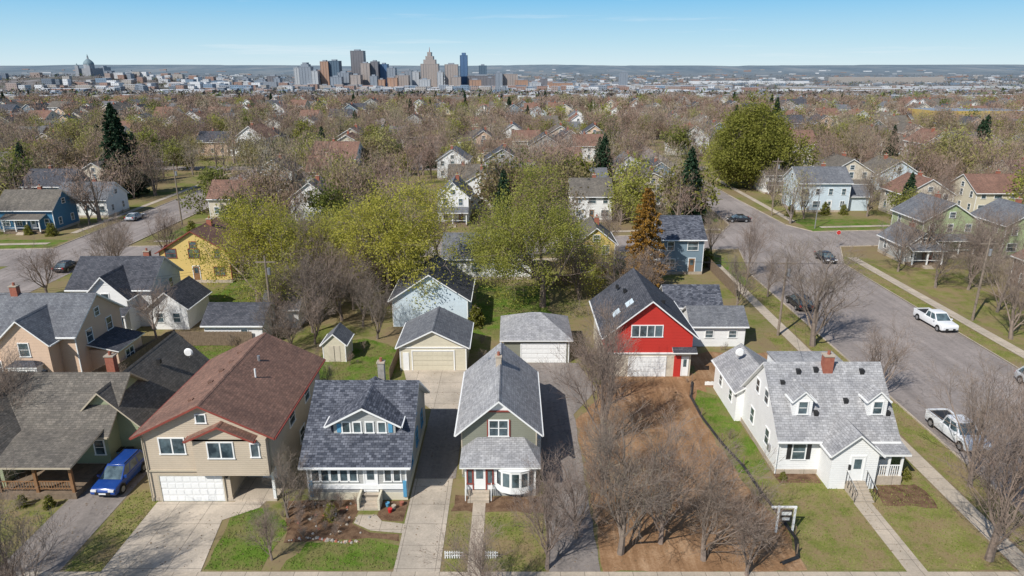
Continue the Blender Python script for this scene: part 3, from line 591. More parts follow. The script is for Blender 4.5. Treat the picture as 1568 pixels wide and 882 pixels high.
for Y in (150,172,192,226,246,268,288,320,342,364,410,432,455,480,520,560,600):
    x=-Y*.85-20
    while x<Y*.85+20:
        x+=rr.uniform(13,18)
        if any(a-7<x<c+7 for a,c in ((44,53),(-79,-67),(-33,-26),(-120,-113),(-205,-198),(110,117),(190,197))): continue
        if rr.random()<.20: continue
        y=Y+rr.uniform(-2.5,2.5)
        if any(a-7<x<b_+7 and c-6<y<d+6 for a,b_,c,d in rects[:nr]): continue
        i=rr.randrange(10); rot=rr.choice([0,0,math.pi,math.pi/2])+rr.uniform(-.05,.05); s=rr.uniform(.85,1.2)
        if first[i]:
            e=protos[i]; e.location=(x,y,0); e.rotation_euler=(0,0,rot); first[i]=False
        else: dup(protos[i],(x,y,T(x,y)),rot,s)
        rects.append((x-5,x+5,y-(8.5 if rr.random()<.6 else 5),y+5))
# ------------------------------------------------------------ trees
def nrm(v): return v/ (math.sqrt(v[0]*v[0]+v[1]*v[1]+v[2]*v[2])+1e-9)
def grow(rg,segs,tips,p,d,L,r,lev,spec,h):
    npc,nch,lo,hi,Lf,up=spec[lev]; step=L/npc; last=lev==len(spec)-1
    r0=r; fin=.35 if lev else .6
    for i in range(npc):
        d=nrm(d+rg.normal(0,.13 if lev else .05,3)+np.array([0,0,up]))
        q=p+d*step; r1=r*(1-(1-fin)*(i+1)/npc); segs.append((p,q,r0,r1,lev))
        if not last:
            st=int(npc*.45) if lev==0 else (1 if npc>2 else 0)
            if i>=st:
                k=nch/(npc-st); k=int(k)+(rg.random()<k-int(k))
                for _ in range(k):
                    t=rg.random(); a=math.radians(rg.uniform(lo,hi)); ax=nrm(np.cross(d,rg.normal(0,1,3)))
                    cd=nrm(d*math.cos(a)+ax*math.sin(a))
                    rc_=max(r1*rg.uniform(.45,.62),.006)
                    grow(rg,segs,tips,p+(q-p)*t,cd,h*spec[lev+1][4]*rg.uniform(.7,1.15)*(1-.25*i/npc),rc_,lev+1,spec,h)
        p=q; r0=r1
    if lev==0:
        grow(rg,segs,tips,p,d,h*spec[1][4]*.95,r0*.85,1,spec,h)
    tips.append((p,d,lev))
def tubes(segs,minr):
    V=[];F=[];k=0
    for n,sel in ((6,[s for s in segs if s[4]==0]),(4,[s for s in segs if s[4] in(1,2)]),(3,[s for s in segs if s[4]>2])):
        if not sel: continue
        P=np.array([s[0] for s in sel]);Q=np.array([s[1] for s in sel]);ra=np.maximum([s[2] for s in sel],minr);rb=np.maximum([s[3] for s in sel],minr*.7)
        D=Q-P; D/=np.linalg.norm(D,axis=1)[:,None]+1e-9
        A=np.where(np.abs(D[:,2:3])<.9,np.array([[0,0,1.]]),np.array([[1.,0,0]])); U=np.cross(D,A); U/=np.linalg.norm(U,axis=1)[:,None]; W=np.cross(D,U)
        an=np.arange(n)*2*np.pi/n; ring=np.cos(an)[None,:,None]*U[:,None]+np.sin(an)[None,:,None]*W[:,None]
        lo=P[:,None]+ring*ra[:,None,None]; hi=Q[:,None]+ring*rb[:,None,None]
        V.append(np.concatenate([lo,hi],1).reshape(-1,3)); N=len(sel)
        b0=k+np.arange(N)[:,None]*2*n; i=np.arange(n)[None]; j=(i+1)%n
        F+=np.stack([b0+i,b0+j,b0+n+j,b0+n+i],-1).reshape(-1,4).tolist(); k+=N*2*n
    return np.concatenate(V),F
def cards(rg,C,size):
    N=len(C); a=rg.normal(0,1,(N,3)); a/=np.linalg.norm(a,axis=1)[:,None]; c=np.cross(a,rg.normal(0,1,(N,3))); c/=np.linalg.norm(c,axis=1)[:,None]
    s=size*rg.uniform(.6,1.3,(N,1)); a=a*s; c=c*s*.6
    return np.stack([C-a,C+c,C+a,C-c],1).reshape(-1,3), (np.arange(N*4).reshape(-1,4)).tolist()
def tmesh(name,parts):
    V=[];F=[];mi=[];k=0
    me=bpy.data.meshes.new(name)
    for i,(v,f,m) in enumerate(parts):
        V.append(v); F+=[[q+k for q in t] for t in f]; mi+=[i]*len(f); k+=len(v); me.materials.append(M[m])
    me.from_pydata(np.concatenate(V).tolist(),[],F); me.polygons.foreach_set('material_index',mi); me.update(); return me
def slivers(rg,C,wd,l0,l1,up=.9,spread=.6):
    N=len(C); d=np.array([0,0,up])+rg.normal(0,spread,(N,3)); d/=np.linalg.norm(d,axis=1)[:,None]
    w=np.cross(d,rg.normal(0,1,(N,3))); w/=np.linalg.norm(w,axis=1)[:,None]; L=rg.uniform(l0,l1,(N,1))
    return np.stack([C-w*wd,C+w*wd,C+d*L],1).reshape(-1,3), np.arange(N*3).reshape(-1,3).tolist()
def bare(seed,h=11,dense=1,minr=.0075,ns=900,mt='bark'):
    rg=np.random.default_rng(seed); segs=[];tips=[]
    spec=[(3,6,18,40,.20,.02),(7,8*dense,22,48,.58,.13),(4,6.5*dense,22,48,.27,.10),(3,5.3*dense,22,52,.14,.08),(2,0,0,0,.09,.05)]
    grow(rg,segs,tips,np.zeros(3),np.array([0,0,1.]),h*.20,h*.02,0,spec,h)
    V,F=tubes(segs,minr); z=np.sort(V[:,2])[-len(V)//300-1]; V*=h/z
    tp=np.array([t[0] for t in tips if t[2]>=3])*h/z; C=tp[rg.integers(0,len(tp),ns)]+rg.normal(0,.1,(ns,3))
    sv,sf=slivers(rg,C,.008,.25,.6)
    return tmesh('bare_tree',[(V,F,mt),(sv,sf,'twig')])
def barefar(seed,h=12,N=900,wd=.03,buds=0):
    rg=np.random.default_rng(seed); segs=[];tips=[]
    spec=[(2,5,20,45,.26,.02),(3,6,25,50,.46,.13),(2,5,25,50,.22,.08),(1,0,0,0,.12,.03)]
    grow(rg,segs,tips,np.zeros(3),np.array([0,0,1.]),h*.26,h*.02,0,spec,h)
    V,F=tubes([s for s in segs if s[4]<3],.024)
    tp=np.array([t[0] for t in tips if t[2]>=2]); 
    C=tp[rg.integers(0,len(tp),N)]+rg.normal(0,.38,(N,3)); tv,tf=slivers(rg,C,wd,.5,1.1)
    z=max(V[:,2].max(),1); s=h/z; parts=[(V*s,F,'barkfar'),(tv*s,tf,'twig')]
    if buds:
        C=tp[rg.integers(0,len(tp),buds)]+rg.normal(0,.4,(buds,3)); bv,bf=cards(rg,C,.13); parts.append((bv*s,bf,'lf_bud'))
    return tmesh('bare_tree',parts)
def verycheap(seed,h=11,leaf=None):
    rg=np.random.default_rng(seed); lob=rg.normal(0,1,(14,3)); lob/=np.linalg.norm(lob,axis=1)[:,None]; lob=lob*np.array([3.2,3.2,2.6])*rg.uniform(.5,1,(14,1))+np.array([0,0,h*.66])
    C=lob[rg.integers(0,14,300)]+rg.normal(0,.95,(300,3)); C[:,2]=np.minimum(C[:,2],h)
    segs=[(np.zeros(3),np.array([0,0,h*.45]),.2,.15,1)]+[(np.array([0,0,h*.3]),l,.1,.04,3) for l in lob]
    V,F=tubes(segs,.03)
    if leaf: v,f=cards(rg,C,.38)
    else: v,f=slivers(rg,C,.10,.9,1.8)
    return tmesh('distant_tree',[(V,F,'barkfar'),(v,f,leaf or 'twig')])
def leafy(seed,h,mt,N=16000,size=.13,sig=.42,wid=1,vol=0,bigb=0):
    rg=np.random.default_rng(seed); segs=[];tips=[]
    spec=[(3,8,25,62,.20,.02),(5,9,30,60,.48,.06),(3,6,30,60,.22,.0),(2,0,0,0,.13,-.03)]
    grow(rg,segs,tips,np.zeros(3),np.array([0,0,1.]),h*.20,h*.022,0,spec,h)
    V,F=tubes(segs,.015)
    tp=np.array([t[0] for t in tips if t[2]>=2])
    if vol:
        q=rg.normal(0,1,(vol,3)); q/=np.linalg.norm(q,axis=1)[:,None]; q*=rg.uniform(.55,1,(vol,1)); z0=tp[:,2].mean(); sx=np.percentile(np.abs(tp[:,:2]),92)
        tp=np.concatenate([tp,q*np.array([sx,sx,(tp[:,2].max()-tp[:,2].min())*.45])+np.array([0,0,z0])])
    # uneven clumps: some branch ends carry many more leaves than others
    wt=rg.random(len(tp))**2.2+.04; wt/=wt.sum()
    C=tp[rg.choice(len(tp),N,p=wt)]+rg.normal(0,sig,(N,3))*rg.uniform(.4,1.3,(N,1))
    lv,lf=cards(rg,C,size); s=h/np.percentile(C[:,2],99.6); S=np.array([s*wid,s*wid,s])
    return tmesh('leafy_tree',[(V*S,F,'bark'),(lv*S,lf,mt)])
def conifer(seed,h,r,mt,N=9000,size=.28,pw=.85,gap=.6):
    rg=np.random.default_rng(seed); segs=[(np.array([0,0,h*i/6.]),np.array([0,0,h*(i+1)/6.]),h*.016*(1-i/6.)+.02,h*.016*(1-(i+1)/6.)+.015,0) for i in range(6)]
    nb=int(h*9); C=[]
    for k in range(nb):
        t=.06+.94*(k/nb); z=t*h; R_=r*(1-t)**pw*rg.uniform(.72,1.12)+.15; a=k*2.4+rg.uniform(-.3,.3)
        tip=np.array([math.cos(a)*R_,math.sin(a)*R_,z-R_*.22]); segs.append((np.array([0,0,z]),tip,.05,.015,3))
        n=max(6,int(N/nb*(R_/(r*.55)))); u=rg.random(n)**.6; pt=np.array([0,0,z])+(tip-np.array([0,0,z]))*u[:,None]
        side=np.array([-math.sin(a),math.cos(a),0]); pt=pt+side*(rg.normal(0,.28,n)*R_*.42*(1.15-u*.6))[:,None]+rg.normal(0,.1,(n,3)); pt[:,2]-=rg.random(n)*.35; C.append(pt)
    C=np.concatenate(C); V,F=tubes(segs,.01); lv,lf=cards(rg,C,size)
    return tmesh('spruce',[(V,F,'bark'),(lv,lf,mt)])
def put(name,me,x,y,s=1,rot=None,par=None,sz=None,z=None):
    o=bpy.data.objects.new(name,me); COL.objects.link(o); o.location=(x,y,T(x,y)-.03 if z is None else z); o.rotation_euler=(0,0,rr.uniform(0,6.28) if rot is None else rot)
    o.scale=(s if not sz else sz,)*2+(s,)
    if par: o.parent=par
    return o
BN=[bare(11,11),bare(12,11,1.05),bare(13,11),bare(14,11,.95)]
BM=[bare(21,11,.9,.011,900),bare(22,11,.9,.011,900),bare(23,11,.9,.011,900)]
BF=[barefar(31),barefar(32,buds=350),barefar(33),barefar(34,buds=350),barefar(35)]
VF=[verycheap(s) for s in (71,72,73)]; VL=[verycheap(s,leaf=m) for s,m in ((74,'lf_gr'),(75,'lf_lo'),(76,'lf_bud'))]
for i,(x,y,h,w) in enumerate([(7,36.6,10.6,1.05),(2.2,35.2,7.6,.95),(12.2,36,8.6,1.1),(4.3,38.2,7.6,.95),(9.8,37.6,9.2,.95),(7.6,49.5,13,.85),(9.0,57,10,.8),(6.6,43,8.5,.8),(33.8,71,12.8,1.25),(30.4,36,14.5,.85),(34.3,44,10.5,.9),(34.4,58,8.5,.9),(-40.5,48.5,10.5,.95),
    (-15.3,36,4.8,.8),(-15.6,40.3,5.4,.9),(-14.0,41.3,2.6,1),(35,97,10,.7),(65,104,12.5,1.1),(57.5,73,11,1.1),(-64,89,8,1.3),(78,99,10,1),(-28,76,7,1),(34.8,88,7,.9),(-58,58,9,1),(-31.8,31.6,11,1),(-27.3,30,9.5,.8),(60,92,9,1.1),(62,82,10,1),(31,31.5,9,1),(34.6,38,12,.9),(-1.5,31.5,6.6,1),(14.5,34.6,6.5,1)]):
    put('bare_shrub' if h<5.7 else 'bare_tree',BN[i%4],x,y,h/11,sz=h/11*w)
for x,y,h in [(-23.5,75,10),(-21,79,10),(-25,82,11),(-19,88,10),(-27,88,11),(-16.5,92,9),(-30,96,10),(-22,97,11),(-36,92,9),(-33,101,10),(9,87,9),(14,84,9),(18,85,8),(8,106,11),(-3,107,9),(16,108,9),(-12,107,10),(-24,104,11),(29,83,8),(-60,100,9),(-56,92,10),(-55,105,9),(24,112,8),(64,91,10),(70,70,9),(64,60,8),(76,60,10),(88,98,11),(92,84,11),(-41,73,7),(-24,69,6),(-22.3,71.5,7),(-15.5,73,7),(-36,57,4),(-26,70,6),(-18,77,8),(-20.5,83,9),(-13,90,9),(-38,105,10),(3,108,10),(33,109,8),(72,101,10),(85,90,9),(98,102,10),(60,66,8),(-17.5,58.5,3.5),(7.6,62,4),(-26,78,9),(-29,84,10),(-24,91,10),(59,100,9),(68,97,10),(77,104,9),(90,104,10),(94,120,11),(60,138,9),(74,140,10),(84,132,10),(58,150,10),(-98,122,9),(-84,133,10)]:
    put('bare_tree',BM[int(abs(x*7))%3],x,y,h/11)
def tree(name,fn,x,y,*a,**k): put(name,fn(*a,**k),x,y,1)
tree('leafy_tree',leafy,-32.6,83,41,14.8,'lf_yg',24000,.088,.55,wid=1.02); tree('leafy_tree',leafy,-16.5,86,42,16.2,'lf_yg',29000,.088,.55,wid=1.05); tree('leafy_tree',leafy,4,84,43,18.4,'lf_lo',42000,.09,.6,wid=.92)
L4=leafy(44,12,'lf_yg',11000,.09,.5); L6=leafy(46,12,'lf_lo',9000,.09,.5)
for me_,x,y,s in ((L4,-25,91,.95),(L6,-28.5,80,.8),(L6,-21,89,1.0),(L6,-31,95,.85),(L4,9.5,91,.8),(L6,-28,88,.95)): put('leafy_tree',me_,x,y,s)
tree('rusty_cedar',conifer,18.6,92.5,51,14.4,3.6,'lf_or',11000,.17,.6)
SP=conifer(52,14,3.6,'lf_dk',7000,.26,.75); put('spruce_tree',SP,35.0,134,1.08); put('spruce_tree',SP,150,221,1.1); 
tree('spruce_tree',conifer,-93,163,53,22,5.6,'lf_dk',14000,.33,.7)
tree('large_leafy_tree',leafy,61,174,45,22,'lf_ol',60000,.19,.9,1.0,600)
EG=conifer(54,2.6,1.1,'lf_ol',2500,.09,.5); put('evergreen_shrub',EG,-4.4,77,1.1); put('evergreen_shrub',EG,30.5,103,1.2); put('evergreen_shrub',EG,-12.6,40.2,.5)
for x,y,s in [(-85,123,1),(-90,124,.8),(-60,125,1),(66,142,1.1),(70,142,.9),(58,140,1),(-25,130,1),(22,61.5,.5),(-43,59,.6),(-33,41.5,.4),(-35,41.6,.4),(2.3,43.2,.35),(20.6,44.9,.3),(30,45,.4)]: put('evergreen_shrub',EG,x,y,s)
SB=bare(81,3,.6,.005,150); 
for _ in range(80):
    a,b_,c,d=rects[rr.randrange(26)]; x,y=rr.choice([(rr.uniform(a,b_),c-rr.uniform(.2,.9)),(a-rr.uniform(.2,.8),rr.uniform(c,d)),(b_+rr.uniform(.2,.8),rr.uniform(c,d))])
    if (-8<x<-4 and 28<y<66) or (2<x<6 and y<66) or (-26<x<-17 and y<43) or (x<-28 and x>-32 and y<48) or (11<x<17 and 60<y<64) or (22<x<27 and y<45): continue
    put('bare_shrub',SB,x,y,rr.uniform(.2,.6))
for _ in range(36): put('bare_shrub',SB,rr.uniform(-16.2,-11.2),rr.uniform(38,42),rr.uniform(.12,.45))
wood=bpy.data.objects.new('distant_trees',None); COL.objects.link(wood)
L5=[leafy(61,11,'lf_gr',2800,.25,.6),leafy(62,11,'lf_lo',2400,.23,.6),leafy(63,10,'lf_ol',2800,.24,.6),leafy(64,12,'lf_bud',2600,.21,.6)]
def free(x,y,m):
    if abs(y-yc(x))<7.5 and y<140: return False
    if 42.5<x<54.5 and y<260: return False
    if -81<x<-65 and y<260: return False
    for a,b_,c,d in rects:
        if a-m<x<b_+m and c-m<y<d+m: return False
    return True
def woods(n,y0,y1,near):
    cnt=0
    while cnt<n:
        y=math.sqrt(rr.uniform(y0**2,y1**2)); x=rr.uniform(-.84*y-15,.84*y+15)
        if not free(x,y,.4): continue
        if y<165 and rr.random()<.2: continue
        if 118<y<133 and (-18<x<-5 or x<-82 or x>57): continue
        if 133<y<146 and 57<x<78: continue
        if 150<y<176 and 52<x<72: continue
        q=rr.random(); h=rr.uniform(.62,1.2)
        if near:
            if q<.68: put('bare_tree',BF[rr.randrange(5)],x,y,h,par=wood,sz=h*rr.uniform(.95,1.2))
            elif q<.95: put('leafy_tree',L5[rr.randrange(4)],x,y,h*.95,par=wood)
            else: put('spruce_tree',SP,x,y,rr.uniform(.6,1),par=wood)
        else:
            if q<.68: put('bare_tree',VF[rr.randrange(3)],x,y,h,par=wood,sz=h*rr.uniform(.95,1.3))
            elif q<.96: put('leafy_tree',VL[rr.randrange(3)],x,y,h*.95,par=wood)
            else: put('spruce_tree',SP,x,y,rr.uniform(.6,1.0),par=wood)
        cnt+=1
woods(690,122,300,True); woods(1600,300,640,False)
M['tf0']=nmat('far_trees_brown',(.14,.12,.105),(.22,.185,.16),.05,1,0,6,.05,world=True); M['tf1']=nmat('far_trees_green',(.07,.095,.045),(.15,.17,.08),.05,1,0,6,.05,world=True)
M['tf2']=nmat('far_trees_haze',(.14,.17,.195),(.20,.22,.24),.01,1,0,6,.05,world=True)  # distance haze put into the tree colour as a blue-grey tint
rg=np.random.default_rng(5)
def tufts(name,N,w0,w1,mt,k,size):
    w=rg.uniform(w0,w1,N)
    V=[]
    for wi in w:
        y=(12.6-30)/(.028-wi/1156.2) if wi>35 else 1156.2*90/wi
        y=min(max(y,560),6400); x=rg.uniform(-.82*y,.82*y); z=T(x,y); s=size*rg.uniform(.7,1.3)*(1 if y<2500 else 1.6)
        c=np.array([x,y,z+s*.45]); V.append((c+rg.normal(0,1,(k,1,3))*np.array([s*.42,s*.42,s*.26]))+rg.normal(0,s*.16,(k,3,3)))
    V=np.concatenate(V).reshape(-1,3); me=bpy.data.meshes.new(name); me.from_pydata(V.tolist(),[],np.arange(len(V)).reshape(-1,3).tolist()); me.materials.append(M[mt])
    o=bpy.data.objects.new(name,me); COL.objects.link(o)
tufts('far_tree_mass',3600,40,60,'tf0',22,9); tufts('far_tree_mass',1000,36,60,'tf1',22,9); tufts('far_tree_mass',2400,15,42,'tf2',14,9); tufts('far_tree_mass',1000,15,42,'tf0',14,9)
# ------------------------------------------------------------ city
def facade(name,wall,glass,bw=3.2,rh=3.8,mort=.9):
    m,nt,b=newmat(name); v=ocoord(nt); s=node(nt,'ShaderNodeSeparateXYZ'); nt.links.new(v,s.inputs[0])
    cb=node(nt,'ShaderNodeCombineXYZ'); nt.links.new(math_(nt,'ADD',s.outputs[0],s.outputs[1]),cb.inputs[0]); nt.links.new(s.outputs[2],cb.inputs[1])
    br=node(nt,'ShaderNodeTexBrick'); br.offset=0; nt.links.new(cb.outputs[0],br.inputs['Vector'])
    br.inputs['Color1'].default_value=rgba(glass); br.inputs['Color2'].default_value=rgba(tuple(x*.7 for x in glass)); br.inputs['Mortar'].default_value=rgba(wall)
    br.inputs['Scale'].default_value=1; br.inputs['Mortar Size'].default_value=mort; br.inputs['Brick Width'].default_value=bw; br.inputs['Row Height'].default_value=rh; br.inputs['Mortar Smooth'].default_value=.1
    nt.links.new(br.outputs[0],b.inputs['Base Color']); b.inputs['Roughness'].default_value=.5; return m
M['f_tan']=facade('tan_office_facade',(.38,.32,.28),(.15,.17,.20)); M['f_br']=facade('brick_office_facade',(.42,.25,.16),(.16,.16,.18)); M['f_dk']=facade('dark_glass_facade',(.09,.14,.19),(.08,.12,.17)); M['f_gy']=facade('gray_office_facade',(.26,.29,.33),(.15,.19,.23)); M['f_wh']=facade('pale_office_facade',(.46,.47,.48),(.21,.25,.29)); M['f_bl']=facade('blue_glass_facade',(.08,.15,.27),(.06,.13,.24)); M['f_dn']=facade('brown_office_facade',(.19,.18,.19),(.10,.12,.145))  # bluish cast in the tower colours stands in for aerial haze
def tower(name,x0,x1,y,zt,mat,d=45,tiers=None,cap=True):
    zb=T((x0+x1)/2,y)-2; b=B(name,(x0+x1)/2,y,zb)
    b.box('tower',x0,x1,y,y+d,zb,zt,mat,'f_gy'); w=x1-x0
    b.box('parapet',x0-.5,x1+.5,y-.5,y+d+.5,zt,zt+1.5,mat)
    if cap: b.box('penthouse',x0+w*.25,x1-w*.3,y+d*.2,y+d*.7,zt+1.5,zt+6,'f_gy')
    n=max(2,int(w/9))
    for i in range(n+1): b.box('piers',x0+w*i/n-.6,x0+w*i/n+.6,y-.9,y-.5,zb,zt,mat)
    b.box('podium',x0-8,x1+8,y-12,y-1,zb,zb+14,mat)
    if tiers:
        for (a,c,z0,z1) in tiers: b.box('setback',a,c,y+4,y+d-4,z0,z1,mat)
    b.done()
tower('office_tower',-692,-664,2590,42,'f_br'); tower('office_tower',-664,-627,2600,44,'f_dk'); tower('office_tower',-600,-553,2680,80,'f_dn')
tower('office_tower',-550,-517,2600,36,'f_tan'); tower('office_tower',-516,-490,2620,42,'f_dn'); tower('office_tower',-488,-462,2650,33,'f_bl'); tower('office_tower',-454,-425,2600,20,'f_gy')
tower('office_tower',-625,-585,2560,4,'f_gy'); tower('office_tower',-575,-540,2540,-4,'f_tan'); tower('office_tower',-420,-375,2580,-6,'f_tan'); tower('office_tower',-718,-696,2560,10,'f_wh')
tower('art_deco_bank_tower',-336,-272,2640,34,'f_tan',50,[(-326,-282,34,50),(-318,-290,50,62),(-311,-297,62,76)],False)
b=B('antenna_mast',-304,2664,76); b.cyl('mast',(-304,2664,76),1.6,18,'trimr',8,r2=.4); b.done()
tower('office_tower',-242,-196,2580,32,'f_tan'); tower('office_tower',-192,-166,2660,64,'f_bl',40,[(-186,-172,64,74)],False); tower('office_tower',-122,-95,2650,28,'f_dk'); tower('office_tower',-165,-60,2640,-8,'f_dn'); tower('office_tower',-34,20,2620,-2,'f_tan'); tower('office_tower',10,56,2560,-22,'f_br')
tower('office_tower',-60,-36,2600,4,'f_gy'); tower('domed_office_tower',-785,-742,2640,24,'f_gy',40,[(-778,-750,24,34),(-772,-756,34,40)],False); tower('office_tower',-822,-804,2700,20,'f_wh'); tower('office_tower',-268,-248,2560,6,'f_wh'); tower('office_tower',-405,-380,2700,10,'f_gy'); tower('office_tower',-368,-344,2640,6,'f_wh')
tower('office_tower',130,230,2700,-36,'f_br'); tower('office_tower',440,470,2900,2,'f_gy'); tower('office_tower',-1500,-1480,2600,22,'f_gy')
rt=random.Random(17)
for x,z in ((-1050,-18),(-1000,-25),(-940,-14),(-905,-22),(-870,-8),(-845,-20),(-640,-14),(-500,-12),(-470,-20),(-440,-16),(-330,-16),(-215,-14),(-150,-24),(-90,-20),(60,-26),(100,-18),(-1120,-22),(-1180,-28)):
    tower('mid_rise_block',x,x+rt.uniform(20,42),2480+rt.uniform(0,60),z+rt.uniform(-4,6),rt.choice(['f_tan','f_gy','f_wh','f_br','f_dn','f_gy']),30)
M['dome']=nmat('copper_dome',(.15,.21,.24),(.20,.26,.28),.1,.6,0); M['granite']=nmat('granite_wall',(.27,.28,.30),(.33,.34,.36),.1,.8,0)
zb=T(-1320,2230)-3; b=B('domed_cathedral',-1320,2230,zb)
b.box('nave',-1345,-1295,2210,2270,zb,zb+26,'granite','dome'); b.box('front_tower',-1343,-1333,2203,2210,zb,zb+34,'granite'); b.box('front_tower',-1307,-1297,2203,2210,zb,zb+34,'granite')
b.cyl('drum',(-1320,2240,zb+26),15,12,'granite',20)
for i in range(5): b.cyl('dome',(-1320,2240,zb+38+i*3.4),15.5*math.cos(i*.29),3.4,'dome',20,r2=15.5*math.cos((i+1)*.29))
b.cyl('lantern',(-1320,2240,zb+54),2.6,6,'granite',8); b.cyl('lantern',(-1320,2240,zb+60),2.4,8,'dome',8,r2=.2)
for x in (-1338,-1302): b.cyl('turret',(x,2207,zb+34),3.6,7,'dome',8,r2=.3)
b.done()
for nm,c1 in (('c0',(.52,.53,.54)),('c1',(.32,.21,.17)),('c2',(.38,.35,.32)),('c3',(.24,.27,.31)),('c4',(.15,.18,.22)),('c5',(.68,.69,.70)),('c6',(.19,.26,.34)),('c7',(.34,.27,.24))):
    M[nm]=facade('city_wall_'+nm,c1,tuple(x*.5 for x in c1),5,4,1.2)
b=B('distant_city_buildings')
for i in range(3600):
    w=rg.uniform(13,62)
    y=(12.6-30)/(.028-w/1156.2) if w>39 else 1156.2*90/w
    if y<700: continue
    core=rg.random()<.3
    if core:
        y=rg.uniform(1500,3300); x=rg.uniform(-1500,500)
    else: x=rg.uniform(-.8*y,.8*y)
    if abs(x+1320)<120 and y<2260: continue
    z=T(x,y)-1; k=.5+y/4000.; wx=rg.uniform(10,32)*k*(1.6 if rg.random()<.2 else 1); wy=rg.uniform(12,25); h=rg.uniform(5,14)*(1.5 if core else .9)
    if y<1200: wx*=.6; wy=12; h=rg.uniform(7,10)
    c='c%d'%rg.choice([0,1,2,3,4,5,6,7],p=[.16,.17,.17,.13,.07,.13,.08,.09])
    b.box('blocks',x,x+wx,y,y+wy,z,z+h,c,rg.choice(['c3','c0','c4','c5'],p=[.35,.25,.15,.25]))
for x0,x1,y,h,c in [(138,225,1110,8,'c5'),(330,420,1300,9,'c0'),(560,700,1500,10,'c5'),(820,980,1700,12,'c2'),(950,1300,2500,16,'c2'),(1500,1900,2700,14,'c0'),(500,900,2900,12,'c3'),(1050,1200,1900,9,'c5'),(-620,-540,1300,10,'c0'),(-760,-660,1500,9,'c5'),(-1000,-900,1500,10,'c1'),(900,1500,3600,14,'c5'),(1700,2300,3800,30,'c2'),(250,360,1250,7,'c5'),(700,860,1350,8,'c5'),(60,180,1500,8,'c0')]:
    z=T(x0,y); b.box('blocks',x0,x1,y,y+35,z,z+h,c,'c5')
b.done()
M['yelb']=nmat('yellow_panel',(.45,.32,.1),(.5,.36,.12),.1,.8,0)
b=B('flat_roof_school',250,345); b.box('walls',205,250,340,365,-1,9,'yelb','c3'); b.box('walls',250,275,345,365,-1,7,'c1','c3')
for i in range(10): win(b,'f',340,209+i*4.2,6,2.2,1.8)
b.done(); rect(203,277,338,367)
